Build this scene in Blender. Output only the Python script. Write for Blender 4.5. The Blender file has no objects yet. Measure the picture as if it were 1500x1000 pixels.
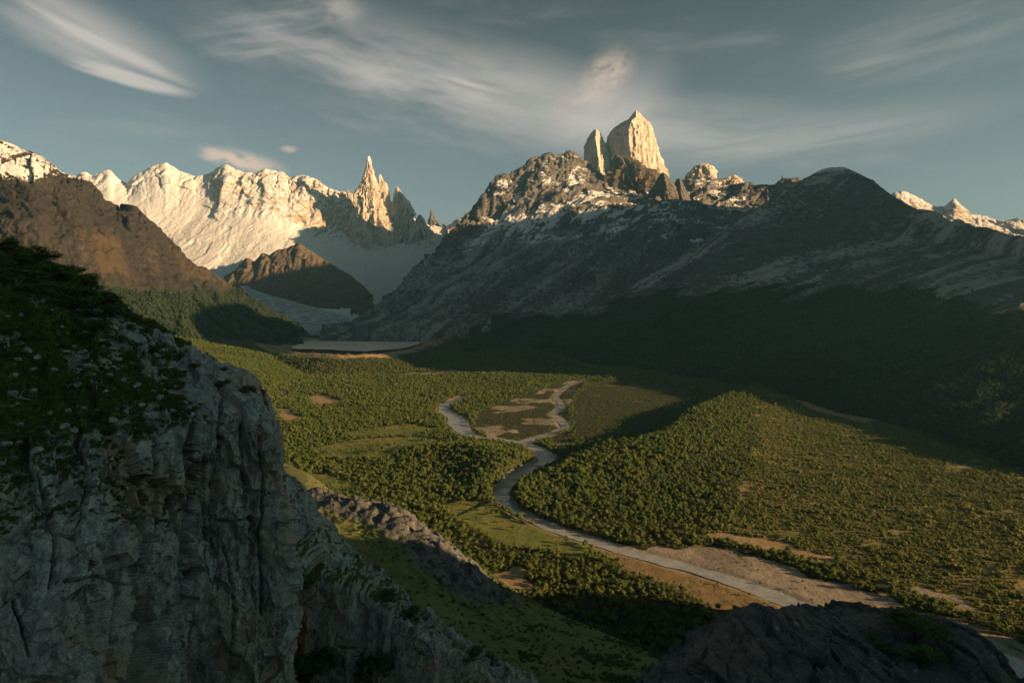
import bpy, math, random
import numpy as np
rng = np.random.default_rng(7)
random.seed(7)
SC = bpy.context.scene
COL = SC.collection
R = math.radians
# ------------------------------------------------------------------ camera
ZC, PITCH, FPX = 320.0, R(2.0), 1000.0
cam_data = bpy.data.cameras.new('camera'); cam = bpy.data.objects.new('camera', cam_data); COL.objects.link(cam)
cam_data.sensor_width = 36; cam_data.lens = 24; cam_data.clip_start = 1; cam_data.clip_end = 60000
cam.location = (0, 0, ZC); cam.rotation_euler = (R(90) - PITCH, 0, 0)
SC.camera = cam
# ------------------------------------------------------------------ sun, sky, exposure
SUN_AZ, SUN_EL = 110.0, 12.0            # azimuth clockwise from the view axis (+Y)
SH = np.array([math.sin(R(SUN_AZ)), math.cos(R(SUN_AZ))])
sl = bpy.data.lights.new('sun', 'SUN'); sl.energy = 5.0; sl.angle = R(0.5); sl.color = (1, .62, .30)
so = bpy.data.objects.new('sun', sl); COL.objects.link(so)
so.rotation_euler = (R(90 - SUN_EL), 0, R(180 - SUN_AZ)); so.location = (0, 0, 4000)
SC.view_settings.view_transform = 'Standard'; SC.view_settings.look = 'None'
SC.view_settings.exposure = 1.5; SC.view_settings.gamma = 1.0
SC.cycles.use_denoising = True
SC.cycles.max_bounces = 4; SC.cycles.diffuse_bounces = 2; SC.cycles.glossy_bounces = 2
SC.cycles.transparent_max_bounces = 8; SC.cycles.volume_bounces = 1

class NT:
    """small wrapper that builds shader nodes"""
    def __init__(s, nt): s.nt = nt; s.L = nt.links
    def new(s, t, **kw):
        n = s.nt.nodes.new(t)
        for k, v in kw.items(): setattr(n, k, v)
        return n
    def put(s, sock, v):
        if hasattr(v, 'is_output') or isinstance(v, bpy.types.NodeSocket): s.L.new(v, sock)
        elif isinstance(v, (tuple, list)) and sock.type == 'RGBA' and len(v) == 3: sock.default_value = (*v, 1)
        else: sock.default_value = v
    def m(s, op, a, b=0.0, c=0.0, clamp=False):
        n = s.new('ShaderNodeMath', operation=op, use_clamp=clamp)
        s.put(n.inputs[0], a); s.put(n.inputs[1], b); s.put(n.inputs[2], c); return n.outputs[0]
    def vm(s, op, a, b=(0, 0, 0)):
        n = s.new('ShaderNodeVectorMath', operation=op); s.put(n.inputs[0], a)
        if op == 'SCALE': s.put(n.inputs['Scale'], b)
        else: s.put(n.inputs[1], b)
        return n.outputs[0]
    def mix(s, f, a, b):
        n = s.new('ShaderNodeMix', data_type='RGBA'); s.put(n.inputs[0], f); s.put(n.inputs[6], a); s.put(n.inputs[7], b); return n.outputs[2]
    def noise(s, vec, scale, detail=4, rough=.55, dist=0.0):
        n = s.new('ShaderNodeTexNoise'); s.put(n.inputs['Vector'], vec); s.put(n.inputs['Scale'], scale)
        s.put(n.inputs['Detail'], detail); s.put(n.inputs['Roughness'], rough); s.put(n.inputs['Distortion'], dist); return n.outputs[0]
    def vor(s, vec, scale, feature='F1', out=0):
        n = s.new('ShaderNodeTexVoronoi', feature=feature); s.put(n.inputs['Vector'], vec); s.put(n.inputs['Scale'], scale); return n.outputs[out]
    def step(s, v, lo, hi):
        n = s.new('ShaderNodeMapRange', interpolation_type='SMOOTHSTEP'); s.put(n.inputs[0], v); s.put(n.inputs[1], lo); s.put(n.inputs[2], hi); return n.outputs[0]
    def attr(s, name): return s.new('ShaderNodeAttribute', attribute_name=name).outputs['Fac']
    def obj(s): return s.new('ShaderNodeTexCoord').outputs['Object']
    def mapv(s, vec, scale, rot=(0, 0, 0)):
        n = s.new('ShaderNodeMapping'); s.put(n.inputs[0], vec); n.inputs['Rotation'].default_value = rot; n.inputs['Scale'].default_value = scale; return n.outputs[0]
    def bump(s, h, strength, dist):
        n = s.new('ShaderNodeBump'); s.put(n.inputs['Height'], h); n.inputs['Strength'].default_value = strength; n.inputs['Distance'].default_value = dist; return n.outputs[0]

def build_sky():
    w = bpy.data.worlds.new('World'); SC.world = w; w.use_nodes = True
    w.node_tree.nodes.clear(); g = NT(w.node_tree)
    sky = g.new('ShaderNodeTexSky', sky_type='NISHITA'); sky.sun_disc = False
    sky.sun_elevation = R(SUN_EL); sky.sun_rotation = R(SUN_AZ)
    sky.altitude = 800; sky.air_density = 1.0; sky.dust_density = 1.2; sky.ozone_density = 1.5
    hs = g.new('ShaderNodeHueSaturation'); g.put(hs.inputs['Color'], sky.outputs[0]); hs.inputs['Saturation'].default_value = .48; hs.inputs['Value'].default_value = .37
    d = g.new('ShaderNodeTexCoord').outputs['Generated']
    sp = g.new('ShaderNodeSeparateXYZ'); g.put(sp.inputs[0], d)
    az = g.m('ARCTAN2', sp.outputs[0], sp.outputs[1]); el = g.m('ARCSINE', sp.outputs[2])
    deep = g.m('SUBTRACT', 1.0, g.m('MULTIPLY', g.step(el, .08, .55), .55))      # deeper blue overhead, all round
    skyc = g.vm('SCALE', g.vm('MULTIPLY', hs.outputs[0], (.84, 1.05, 1.0)), deep)
    cb = g.new('ShaderNodeCombineXYZ'); g.put(cb.inputs[0], az); g.put(cb.inputs[1], el); ae = cb.outputs[0]
    def feature(px, py, a, b, rot, s_long, s_cross, lo, hi, gain, detail=5, edge=1.0):
        x = (px - 750) / FPX; A = math.atan(x); E = math.atan((465 - py) / FPX * math.cos(A))
        k = math.cos(A) ** 1.5 / FPX
        sub = g.vm('SUBTRACT', ae, (A, E, 0))
        r = g.new('ShaderNodeVectorRotate', rotation_type='Z_AXIS'); g.put(r.inputs['Vector'], sub); r.inputs['Angle'].default_value = R(rot)
        q = g.vm('MULTIPLY', r.outputs[0], (1 / (a * k), 1 / (b * k), 0))
        n1 = g.noise(g.vm('ADD', g.vm('MULTIPLY', q, (s_long, s_cross, 0)), (px * .37, py * .91, 0)), 1.0, min(detail, 6), .62)
        q2 = g.vm('ADD', q, g.vm('SCALE', (1, 1, 0), g.m('MULTIPLY', g.m('SUBTRACT', n1, .5), .7)))
        ln = g.new('ShaderNodeVectorMath', operation='LENGTH'); g.put(ln.inputs[0], q2)
        fall = g.step(ln.outputs['Value'], 1.0, 1.0 - edge)
        return g.m('MULTIPLY', g.m('MULTIPLY', fall, g.step(n1, lo, hi)), gain)
    fs = [feature(125, 45, 230, 58, 17, .8, 1.4, .12, .7, .6, 5, .9), feature(130, 75, 150, 40, 12, .8, 1.2, .1, .8, .35, 4, 1),
          feature(175, 78, 140, 15, 18, .6, 1.1, .1, .5, .62, 3, .7),
          feature(195, 119, 105, 14, 9, .5, 1.0, .05, .45, .75, 3, .65),
          feature(640, 125, 400, 100, 11, 2.4, 2.6, .20, .82, .75, 7, 1),
          feature(800, 160, 290, 85, 12, .8, 1.8, .05, .8, .6, 6, 1), feature(900, 160, 130, 70, -30, 1.0, 1.4, .05, .75, .5, 6, 1), feature(690, 128, 60, 5, 13, .6, 1.0, .1, .5, .5, 3, .9),
          feature(430, 45, 170, 60, -14, 1.0, 3.0, .35, .75, .35, 6, .9),
          feature(500, 20, 50, 36, 0, 1, 1.2, .3, .6, .35, 6, .9),
          feature(1360, 55, 240, 85, -6, .9, 3.0, .25, .85, .3, 6, 1),
          feature(1270, 95, 120, 22, -6, .9, 2.2, .3, .8, .22, 5, 1),
          feature(1180, 205, 340, 48, -3, 1.2, 2.6, .15, .8, .5, 6, 1),
          feature(1000, 190, 260, 65, 4, 1.2, 2.2, .1, .8, .5, 6, 1)]
    tot = fs[0]
    for f in fs[1:]: tot = g.m('SUBTRACT', g.m('ADD', tot, f), g.m('MULTIPLY', tot, f))
    gen = g.m('MULTIPLY', g.step(g.noise(g.vm('MULTIPLY', ae, (1.5, 7, 1)), 2.2, 5, .6), .5, .85), .22)   # thin cirrus over the whole sky
    tot = g.m('MAXIMUM', tot, gen)
    puffs = [feature(890, 108, 52, 36, -25, 2.4, 2.4, .25, .65, .66, 7, .9), feature(868, 132, 80, 34, -22, 1.8, 1.8, .2, .65, .42, 6, 1),
             feature(358, 238, 80, 20, 9, 3.2, 1.8, .25, .55, .8, 7, .8), feature(318, 228, 26, 14, 6, 1.4, 1.4, .2, .5, .7, 6, .7), feature(426, 221, 16, 7, 0, 1.4, 1.4, .2, .5, .5, 5, .8)]
    pt = puffs[0]
    for f in puffs[1:]: pt = g.m('MAXIMUM', pt, f)
    veil = g.m('MULTIPLY', g.m('POWER', 2.718, g.m('MULTIPLY', g.m('ABSOLUTE', el), -6.5)), .6)     # thin haze towards the horizon, all round
    base = g.mix(veil, skyc, (2.35, 2.15, 1.9))
    c1 = g.mix(tot, base, (3.5, 3.1, 2.75))
    c2 = g.mix(pt, c1, (4.4, 3.2, 2.4))
    bg = g.new('ShaderNodeBackground'); g.put(bg.inputs[0], c2); bg.inputs[1].default_value = 0.075
    out = g.new('ShaderNodeOutputWorld'); g.L.new(bg.outputs[0], out.inputs[0])
    w.cycles.sampling_method = 'NONE'
build_sky()

# ------------------------------------------------------------------ numpy helpers
CP, SP = math.cos(PITCH), math.sin(PITCH)
def P(px, py, Y):
    """world point seen at photo pixel (px,py) at depth Y"""
    px, py, Y = np.asarray(px, float), np.asarray(py, float), np.asarray(Y, float)
    xc, yc = (px - 750) / FPX, (500 - py) / FPX
    dy = CP + yc * SP; dz = -SP + yc * CP
    return np.stack(np.broadcast_arrays(xc / dy * Y, Y, ZC + dz / dy * Y), -1)
def proj(p):
    x, y, z = p[..., 0], p[..., 1], p[..., 2] - ZC
    f = y * CP - z * SP; u = y * SP + z * CP
    return 750 + FPX * x / f, 500 - FPX * u / f
_perm = np.random.default_rng(3).permutation(256).astype(np.int32); _perm = np.concatenate([_perm, _perm, _perm])
_gr = np.random.default_rng(5).normal(size=(256, 3)).astype(np.float32); _gr /= np.linalg.norm(_gr, axis=1)[:, None]
def pn(x, y, z=0.0):
    """3-D gradient noise, about -1..1"""
    x, y, z = np.broadcast_arrays(np.asarray(x, np.float32), np.asarray(y, np.float32), np.asarray(z, np.float32))
    xi, yi, zi = np.floor(x), np.floor(y), np.floor(z)
    fx, fy, fz = x - xi, y - yi, z - zi
    xi, yi, zi = xi.astype(np.int32) & 255, yi.astype(np.int32) & 255, zi.astype(np.int32) & 255
    u, v, w = [f * f * f * (f * (f * 6 - 15) + 10) for f in (fx, fy, fz)]
    def g(a, b, c):
        h = _perm[_perm[_perm[xi + a] + yi + b] + zi + c]; q = _gr[h]
        return q[..., 0] * (fx - a) + q[..., 1] * (fy - b) + q[..., 2] * (fz - c)
    l = lambda a, b, t: a + (b - a) * t
    return 1.6 * l(l(l(g(0, 0, 0), g(1, 0, 0), u), l(g(0, 1, 0), g(1, 1, 0), u), v), l(l(g(0, 0, 1), g(1, 0, 1), u), l(g(0, 1, 1), g(1, 1, 1), u), v), w)
def fbm(x, y, z=0.0, o=5, gain=.5, ridged=False):
    a, s, t = 1.0, 0.0, 0.0; k = 1.0
    for i in range(o):
        n = pn(x * k + 17.3 * i, y * k - 9.1 * i, z * k + 4.7 * i)
        if ridged: n = 1 - 2 * np.abs(n)
        s = s + a * n; t += a; a *= gain; k *= 2.03
    return s / t
def cells(x, y, z, seed=0):
    """cellular noise: F1, F2-F1 and a random value for the nearest cell"""
    r = np.random.default_rng(seed + 11).random((256, 4)).astype(np.float32)
    xi, yi, zi = [np.floor(q).astype(np.int32) for q in (x, y, z)]
    f1 = np.full(x.shape, 9, np.float32); f2 = f1.copy(); rv = np.zeros_like(f1)
    for a in (-1, 0, 1):
        for b in (-1, 0, 1):
            for c in (-1, 0, 1):
                h = _perm[_perm[_perm[(xi + a) & 255] + ((yi + b) & 255)] + ((zi + c) & 255)]
                d = np.sqrt((xi + a + r[h, 0] - x) ** 2 + (yi + b + r[h, 1] - y) ** 2 + (zi + c + r[h, 2] - z) ** 2)
                n = d < f1
                f2 = np.where(n, f1, np.minimum(f2, d)); rv = np.where(n, r[h, 3], rv); f1 = np.where(n, d, f1)
    return f1, f2 - f1, rv
def facets(x, y, z, seed=0, pw=4, tilt=1.1):
    """broken planes: every cell is a tilted plane with its own offset (about -1..1), sharp steps between cells"""
    r = np.random.default_rng(seed + 31).random((256, 8)).astype(np.float32)
    x, y, z = [np.asarray(q, np.float32) for q in (x, y, z)]
    xi, yi, zi = [np.floor(q).astype(np.int32) for q in (x, y, z)]
    f1 = np.full(x.shape, 99, np.float32); h = np.zeros_like(f1)
    for a in (-1, 0, 1):
        for b in (-1, 0, 1):
            for c in (-1, 0, 1):
                k = _perm[_perm[_perm[(xi + a) & 255] + ((yi + b) & 255)] + ((zi + c) & 255)]; q = r[k]
                dx, dy, dz = x - xi - a - q[..., 0], y - yi - b - q[..., 1], z - zi - c - q[..., 2]
                d = dx ** pw + dy ** pw + dz ** pw; n = d < f1
                v = (q[..., 3] - .5) * 1.2 + tilt * ((q[..., 4] - .5) * dx + (q[..., 5] - .5) * dy + (q[..., 6] - .5) * dz)
                h = np.where(n, v, h); f1 = np.where(n, d, f1)
    return h
def ss(x, lo, hi):
    t = np.clip((x - lo) / (hi - lo), 0, 1); return t * t * (3 - 2 * t)
def grid_normals(G):
    du = np.gradient(G, axis=1); dv = np.gradient(G, axis=0)
    n = np.cross(du, dv); n /= np.linalg.norm(n, axis=-1, keepdims=True) + 1e-9
    return n
def set_props(o, label=None, cat=None, group=None, kind=None):
    for k, v in (('label', label), ('category', cat), ('group', group), ('kind', kind)):
        if v: o[k] = v
    return o
def mesh_obj(name, verts, faces, material, parent=None, attrs=None, smooth=True, link=True):
    me = bpy.data.meshes.new(name); v = np.asarray(verts, np.float32).reshape(-1, 3); f = np.asarray(faces, np.int32)
    k = f.shape[1]
    me.vertices.add(len(v)); me.vertices.foreach_set('co', v.ravel())
    me.loops.add(f.size); me.loops.foreach_set('vertex_index', f.ravel())
    me.polygons.add(len(f)); me.polygons.foreach_set('loop_start', np.arange(0, f.size, k, dtype=np.int32))
    me.polygons.foreach_set('use_smooth', np.full(len(f), smooth))
    me.update(calc_edges=True)
    for n, a in (attrs or {}).items():
        at = me.attributes.new(n, 'FLOAT', 'POINT'); at.data.foreach_set('value', np.ascontiguousarray(a, np.float32).ravel())
    me.materials.append(material)
    o = bpy.data.objects.new(name, me)
    if link: COL.objects.link(o)
    if parent: o.parent = parent
    return o
def grid_faces(r, c, wrap=False):
    i = np.arange(r * c).reshape(r, c)
    if wrap: i = np.concatenate([i, i[:, :1]], 1)
    return np.stack([i[:-1, :-1], i[:-1, 1:], i[1:, 1:], i[1:, :-1]], -1).reshape(-1, 4)
def grid_obj(name, G, material, attrs=None, flip=False, wrap=False, parent=None, smooth=True):
    f = grid_faces(G.shape[0], G.shape[1], wrap)
    if flip: f = f[:, ::-1]
    return mesh_obj(name, G.reshape(-1, 3), f, material, parent, attrs, smooth)
def lin(pts, x):
    a = np.array(pts, float); return [np.interp(x, a[:, 0], a[:, i]) for i in range(1, a.shape[1])]
def cat_rows(G, counts):
    """Catmull-Rom between the rows of control points G[k, c, 3]"""
    out = []; n = len(G)
    for i in range(n - 1):
        a, b, c, d = G[max(i - 1, 0)], G[i], G[i + 1], G[min(i + 2, n - 1)]
        for t in np.linspace(0, 1, counts[i], endpoint=(i == n - 2)):
            cr = .5 * ((2 * b) + (-a + c) * t + (2 * a - 5 * b + 4 * c - d) * t * t + (-a + 3 * b - 3 * c + d) * t ** 3)
            out.append(.45 * cr + .55 * (b + (c - b) * t))
    return np.array(out)
def loft(lines, px0, px1, dpx, counts):
    cols = np.arange(px0, px1 + dpx, dpx)
    ctl = []
    k = np.exp(-.5 * (np.arange(-60, 61) * dpx / 26) ** 2); k /= k.sum()
    sm = lambda a: np.convolve(np.pad(a, 60, mode='reflect', reflect_type='odd'), k, 'valid')
    for ln in lines:
        py, Y = lin(ln, cols); ctl.append(P(cols, py if len(ln) > 60 else sm(py), sm(Y)))
    return cat_rows(np.array(ctl), counts), cols
def in_poly(x, y, poly):
    inside = np.zeros(x.shape, bool); n = len(poly)
    for i in range(n):
        x0, y0 = poly[i]; x1, y1 = poly[(i + 1) % n]
        if y0 == y1: continue
        c = ((y0 > y) != (y1 > y)) & (x < (x1 - x0) * (y - y0) / (y1 - y0) + x0)
        inside ^= c
    return inside
def seg_dist(x, y, line):
    """distance to a polyline in plan, and the values carried by its points"""
    line = np.asarray(line, float); best = np.full(x.shape, 1e9); val = np.zeros(x.shape + (line.shape[1] - 2,)); side = np.zeros(x.shape)
    for a, b in zip(line[:-1], line[1:]):
        d = b[:2] - a[:2]; L = max(d @ d, 1e-9)
        t = np.clip(((x - a[0]) * d[0] + (y - a[1]) * d[1]) / L, 0, 1)
        ex, ey = x - a[0] - t * d[0], y - a[1] - t * d[1]; q = np.hypot(ex, ey); m = q < best
        best = np.where(m, q, best); val = np.where(m[..., None], a[2:] + t[..., None] * (b[2:] - a[2:]), val)
        side = np.where(m, np.sign(d[0] * (y - a[1]) - d[1] * (x - a[0])), side)
    return best, val, side
def near_dist(x, y, line, pad=90.0):
    """seg_dist, worked out only close to the line"""
    line = np.asarray(line, float); best = np.full(x.shape, 1e6); val = np.zeros(x.shape + (line.shape[1] - 2,))
    for i in range(0, len(line) - 1, 12):
        L = line[i:i + 13]; m = (x > L[:, 0].min() - pad) & (x < L[:, 0].max() + pad) & (y > L[:, 1].min() - pad) & (y < L[:, 1].max() + pad)
        if not m.any(): continue
        d, v, _ = seg_dist(x[m], y[m], L); k = d < best[m]
        best[m] = np.where(k, d, best[m]); val[m] = np.where(k[:, None], v, val[m])
    return best, val, None

# ------------------------------------------------------------------ materials
def principled(name):
    m = bpy.data.materials.new(name); m.use_nodes = True
    nt = m.node_tree; g = NT(nt); b = nt.nodes['Principled BSDF']; b.inputs['Specular IOR Level'].default_value = .2
    return m, g, b
def mat_mountain(name, rock_a, rock_b, dirt=(.16, .13, .10), veg=(.022, .034, .016), snow=(.64, .645, .66), scale=1.0, band=.3, streak=0.0, sn=(.9, .7)):
    m, g, b = principled(name); o = g.obj()
    n1 = g.noise(o, .004 / scale, 6, .6); n2 = g.noise(o, .03 / scale, 6, .65); n3 = g.noise(o, .16 / scale, 5, .7)
    st = g.noise(g.mapv(o, (.004 / scale, .004 / scale, .035 / scale), (.25, .15, 0)), 1.0, 5, .6)
    rock = g.mix(g.step(g.m('ADD', g.m('MULTIPLY', n2, .6), g.m('MULTIPLY', st, band + .1)), .3, .62), rock_a, rock_b)
    rock = g.mix(g.m('MULTIPLY', g.step(n3, .5, .3), .55), rock, tuple(.4 * c for c in rock_a))
    if streak:
        sk = g.noise(g.mapv(o, (.03, .03, .0025)), 1.0, 6, .7); rock = g.mix(g.m('MULTIPLY', g.step(sk, .5, .36), streak), rock, tuple(.42 * c for c in rock_a)); rock = g.mix(g.m('MULTIPLY', g.step(sk, .54, .68), streak), rock, tuple(1.2 * c for c in rock_b))
    sc = g.mix(g.step(g.m('ADD', g.attr('scree'), g.m('MULTIPLY', g.m('SUBTRACT', n2, .5), .9)), .35, .65), rock, g.mix(n1, dirt, tuple(1.35 * c for c in dirt)))
    vg = g.mix(g.step(g.m('ADD', g.attr('veg'), g.m('MULTIPLY', g.m('SUBTRACT', n2, .5), .8)), .4, .6), sc, g.mix(g.step(n3, .35, .65), tuple(.6 * c for c in veg), tuple(1.5 * c for c in veg)))
    sv = g.m('ADD', g.attr('snow'), g.m('ADD', g.m('MULTIPLY', g.m('SUBTRACT', n2, .5), sn[0]), g.m('MULTIPLY', g.m('SUBTRACT', n3, .5), sn[1])))
    col = g.mix(g.step(sv, .42, .58), vg, g.mix(n1, snow, tuple(.88 * c for c in snow)))
    g.L.new(col, b.inputs['Base Color']); b.inputs['Roughness'].default_value = .9
    g.L.new(g.bump(g.m('ADD', g.m('MULTIPLY', n2, 1.0), g.m('MULTIPLY', n3, .35)), .9, 14 * scale), b.inputs['Normal'])
    return m
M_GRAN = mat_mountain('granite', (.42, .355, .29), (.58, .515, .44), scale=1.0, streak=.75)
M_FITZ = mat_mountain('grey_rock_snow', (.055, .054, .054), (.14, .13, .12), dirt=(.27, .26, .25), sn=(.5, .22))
M_SNOW = mat_mountain('snow_rock', (.26, .20, .15), (.38, .31, .24))
M_LEFT = mat_mountain('brown_rock_shade_toned', (.018, .018, .018), (.042, .038, .034), dirt=(.058, .044, .029), veg=(.008, .014, .009))  # rock, dirt and veg colours darkened in place of a cast shadow
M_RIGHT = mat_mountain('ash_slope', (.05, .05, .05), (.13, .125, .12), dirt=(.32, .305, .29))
M_NUN = mat_mountain('nunatak_rock', (.075, .06, .045), (.14, .11, .08))

# ------------------------------------------------------------------ mountains
RIB = {}
def roughen(G, st, ribs, lumps, lock=None, fac=()):
    """displace a grid along its normals: ribs run down the fall line (st = strike direction in plan), lumps are isotropic"""
    N = grid_normals(G); N = np.where(N[..., 2:3] < 0, -N, N)
    X, Y, Z = G[..., 0], G[..., 1], G[..., 2]
    s = X * st[0] + Y * st[1]; d = X * st[1] - Y * st[0]
    h = np.zeros(X.shape); RIB['v'] = 0
    for wl, amp in ribs:
        wp = pn(X / wl * .5, Y / wl * .5, Z / wl * .5) * .7
        rb = fbm(s / wl + wp, d / wl * .16 + wp * .3, Z / wl * .12, 4, .55, True); h += amp * rb; RIB['v'] = RIB['v'] + rb / len(ribs)
    for wl, amp in lumps:
        h += amp * fbm(X / wl, Y / wl, Z / wl, 5, .55, True)
    a = math.atan2(st[1], st[0])
    for wl, amp, vz in fac:
        w = .25 * wl * pn(X / wl / 1.5, Y / wl / 1.5, Z / wl / 1.5)
        h += amp * facets((s + w) / wl, (d + w) / wl / 2.4, (Z + .3 * s + w) / wl / vz, int(wl))
    if lock is not None: h = h * lock(G)
    return G + N * h[..., None]
def slope_of(G):
    N = grid_normals(G); return np.abs(N[..., 2])
def jag(line, amp, seed, freq=.12):
    """add small teeth to a crest line"""
    a = np.array(line, float); x = np.arange(a[0, 0], a[-1, 0], 1.5); out = [x] + lin(line, x)
    out[1] = out[1] - amp * (fbm(x * freq, seed + 0 * x, 0, 4, .6, True) + .1)
    return np.stack(out, 1)
def mountain(name, label, lines, px0, px1, dpx, counts, st, ribs, lumps, masks, material, lock=None, fac=()):
    lines = [[(a, b + 45, c * .97) for a, b, c in lines[0]]] + list(lines); counts = [5] + list(counts)      # foot buried in the valley floor
    G, cols = loft(lines, px0, px1, dpx, counts)
    ci = sum(counts[:-1]); i = np.arange(G.shape[0])[:, None]; keep = 1 - .8 * np.exp(-((i - ci) / 11.0) ** 2)      # the crest keeps its drawn outline
    lk = (lambda g: keep * lock(g)) if lock else (lambda g: keep + 0 * g[..., 0])
    G = roughen(G, st, ribs, lumps, lk, fac)
    t = np.repeat(np.linspace(0, 1, G.shape[0])[:, None], G.shape[1], 1)
    o = grid_obj(name, G, material, masks(G, slope_of(G), t)); set_props(o, label, None, None, 'structure')
    return o, G

def build_mountains():
    out = {}
    # --- snow range
    crest = [(-250, 250, 10000), (40, 268, 10200), (95, 262, 10300), (112, 261, 10300), (124, 255, 10300), (135, 260, 10300), (152, 255, 10300), (160, 251, 10300), (168, 263, 10300), (186, 270, 10300), (205, 256, 10400),
             (225, 245, 10400), (243, 240, 10400), (262, 252, 10400), (288, 261, 10400), (304, 257, 10400), (318, 248, 10400), (331, 243, 10400), (346, 252, 10400), (372, 258, 10400), (388, 250, 10400), (412, 254, 10400),
             (424, 262, 10400), (440, 258, 10400), (464, 265, 10300), (480, 277, 10300), (498, 283, 10300), (512, 285, 10200), (560, 305, 10200), (600, 320, 10200), (630, 336, 10400), (655, 340, 10600), (672, 325, 10800), (690, 318, 10800), (760, 330, 10800)]
    lines = [[(-250, 470, 6600), (300, 440, 7000), (360, 442, 7100), (420, 455, 7000), (500, 458, 7000), (560, 448, 7100), (620, 440, 7400), (760, 440, 7600)],
             [(-250, 400, 7600), (280, 395, 7900), (340, 402, 7900), (400, 405, 7900), (440, 398, 8100), (500, 402, 8300), (560, 422, 8100), (620, 414, 8300), (760, 400, 8500)],
             [(-250, 350, 8800), (200, 350, 8800), (300, 343, 8900), (380, 346, 8900), (425, 352, 8900), (480, 368, 9000), (540, 378, 9100), (600, 392, 9000), (650, 372, 9200), (760, 350, 9400)],
             [(-250, 310, 9300), (110, 300, 9300), (150, 300, 9300), (220, 318, 9200), (280, 322, 9300), (340, 312, 9350), (385, 316, 9300), (430, 340, 9200), (450, 345, 9500), (490, 352, 9550), (540, 358, 9600), (600, 360, 9700), (640, 352, 9900), (760, 340, 10000)],
             jag(crest, 2.2, 1.0), [(-250, 300, 11500), (760, 360, 11500)]]
    def mk(G, sl, t):
        X, Y, Z = G[..., 0], G[..., 1], G[..., 2]
        px, py = proj(G)
        face = ss(Y, 9250, 9500) * ss(px, 180, 330)
        snow = .98 - .95 * face * ss(.82 - sl, 0, .35) - .40 * ss(.55 - sl, 0, .3)
        snow += .35 * (fbm(X / 160, Y / 700, Z / 500, 4, .55, True) - .1) * face
        return dict(snow=snow, scree=0 * sl, veg=0 * sl - 1)
    out['snow'] = mountain('snowy_mountain_range', 'long snow covered mountain range with hanging glaciers, lit gold, behind the brown slope', lines, -250, 760, 1.3, [50, 60, 70, 130, 14],
                           (1, 0), [(420, 55), (130, 24)], [(300, 16), (60, 2.5)], mk, M_SNOW,
                           lambda G: .28 + .72 * np.maximum(ss(G[..., 1], 9150, 9500) * ss(proj(G)[0], 290, 340), .55 * ss(G[..., 1], 9500, 9900)), [(260, 30, 1.6), (90, 14, 1.6)])
    # --- dark rock rib between the two glaciers
    crest = [(330, 408, 7700), (345, 398, 7750), (352, 388, 7800), (362, 378, 7800), (372, 386, 7800), (384, 372, 7850), (395, 376, 7850), (405, 368, 7900), (420, 366, 7950), (430, 360, 8000), (438, 357, 8000), (452, 366, 7950), (470, 379, 7900), (490, 391, 7800), (512, 404, 7700), (530, 420, 7600), (546, 438, 7500), (565, 452, 7400)]
    lines = [[(330, 425, 7300), (370, 438, 7200), (420, 442, 7150), (480, 447, 7100), (565, 455, 7000)], [(330, 416, 7450), (370, 414, 7400), (430, 405, 7450), (480, 420, 7300), (565, 460, 7050)], jag(crest, 2.0, 5.0), [(330, 440, 8600), (565, 470, 8400)]]
    out['nun'] = mountain('rock_rib', 'dark brown rock rib dividing two glaciers below the snow range', lines, 330, 565, 1.2, [50, 60, 14], (1, 0), [(130, 26), (50, 9)], [(90, 8)],
                          lambda G, sl, t: dict(snow=.22 * ss(t, .5, .8) - .1 + 0 * sl, scree=.25 * ss(sl, .6, .9), veg=-1 + 0 * sl), M_NUN, None, [(120, 20, 2), (45, 9, 2)])
    # --- brown mountain on the left
    crest = [(-300, 120, 4300), (-60, 195, 4600), (0, 210, 4700), (15, 217, 4700), (35, 229, 4700), (56, 238, 4750), (78, 253, 4800), (100, 263, 4800), (118, 271, 4850), (130, 284, 4850), (146, 297, 4850), (158, 301, 4900), (170, 313, 4900), (190, 311, 4900), (206, 326, 4900), (222, 335, 4950), (238, 353, 4950), (256, 369, 5000), (276, 386, 5000), (292, 396, 5050), (312, 406, 5050), (330, 416, 5100), (352, 433, 5150), (382, 455, 5250), (410, 474, 5350), (440, 490, 5450)]
    lines = [[(-300, 560, 3000), (0, 540, 3300), (200, 520, 3700), (300, 510, 4100), (380, 502, 4700), (440, 500, 5000)],
             [(-300, 440, 3400), (0, 440, 3600), (100, 445, 3700), (200, 460, 3950), (300, 475, 4300), (380, 488, 4850), (440, 497, 5150)],
             [(-300, 320, 3700), (0, 338, 3800), (35, 326, 3800), (70, 345, 3850), (120, 368, 3950), (200, 405, 4150), (260, 430, 4400), (330, 455, 4700), (380, 475, 5000), (440, 494, 5250)],
             [(-300, 260, 4100), (0, 290, 4250), (60, 285, 4300), (120, 315, 4400), (180, 345, 4500), (240, 385, 4650), (300, 425, 4850), (360, 455, 5100), (440, 492, 5350)],
             jag(crest, 2.5, 9.0), [(-300, 300, 5600), (440, 500, 6200)]]
    def mk(G, sl, t):
        X, Y, Z = G[..., 0], G[..., 1], G[..., 2]; px, py = proj(G)
        n = fbm(X / 350, Y / 350, Z / 350, 4)
        snow = ss(Z + 250 * n, 1150, 1350) * (.10 + .36 * ss(sl, .35, .7)) + .42 * ss(Z, 880, 1000) * (n + .25)
        return dict(snow=snow, scree=(.5 + .6 * fbm((.8 * X + .6 * Y) / 200, Z / 1500, 2.0, 4)) * ss(Z, 480, 620) * ss(1000 - Z, 0, 200), veg=.95 * ss(560 + 160 * n - Z - .12 * (X + 2600), -60, 60))
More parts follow.
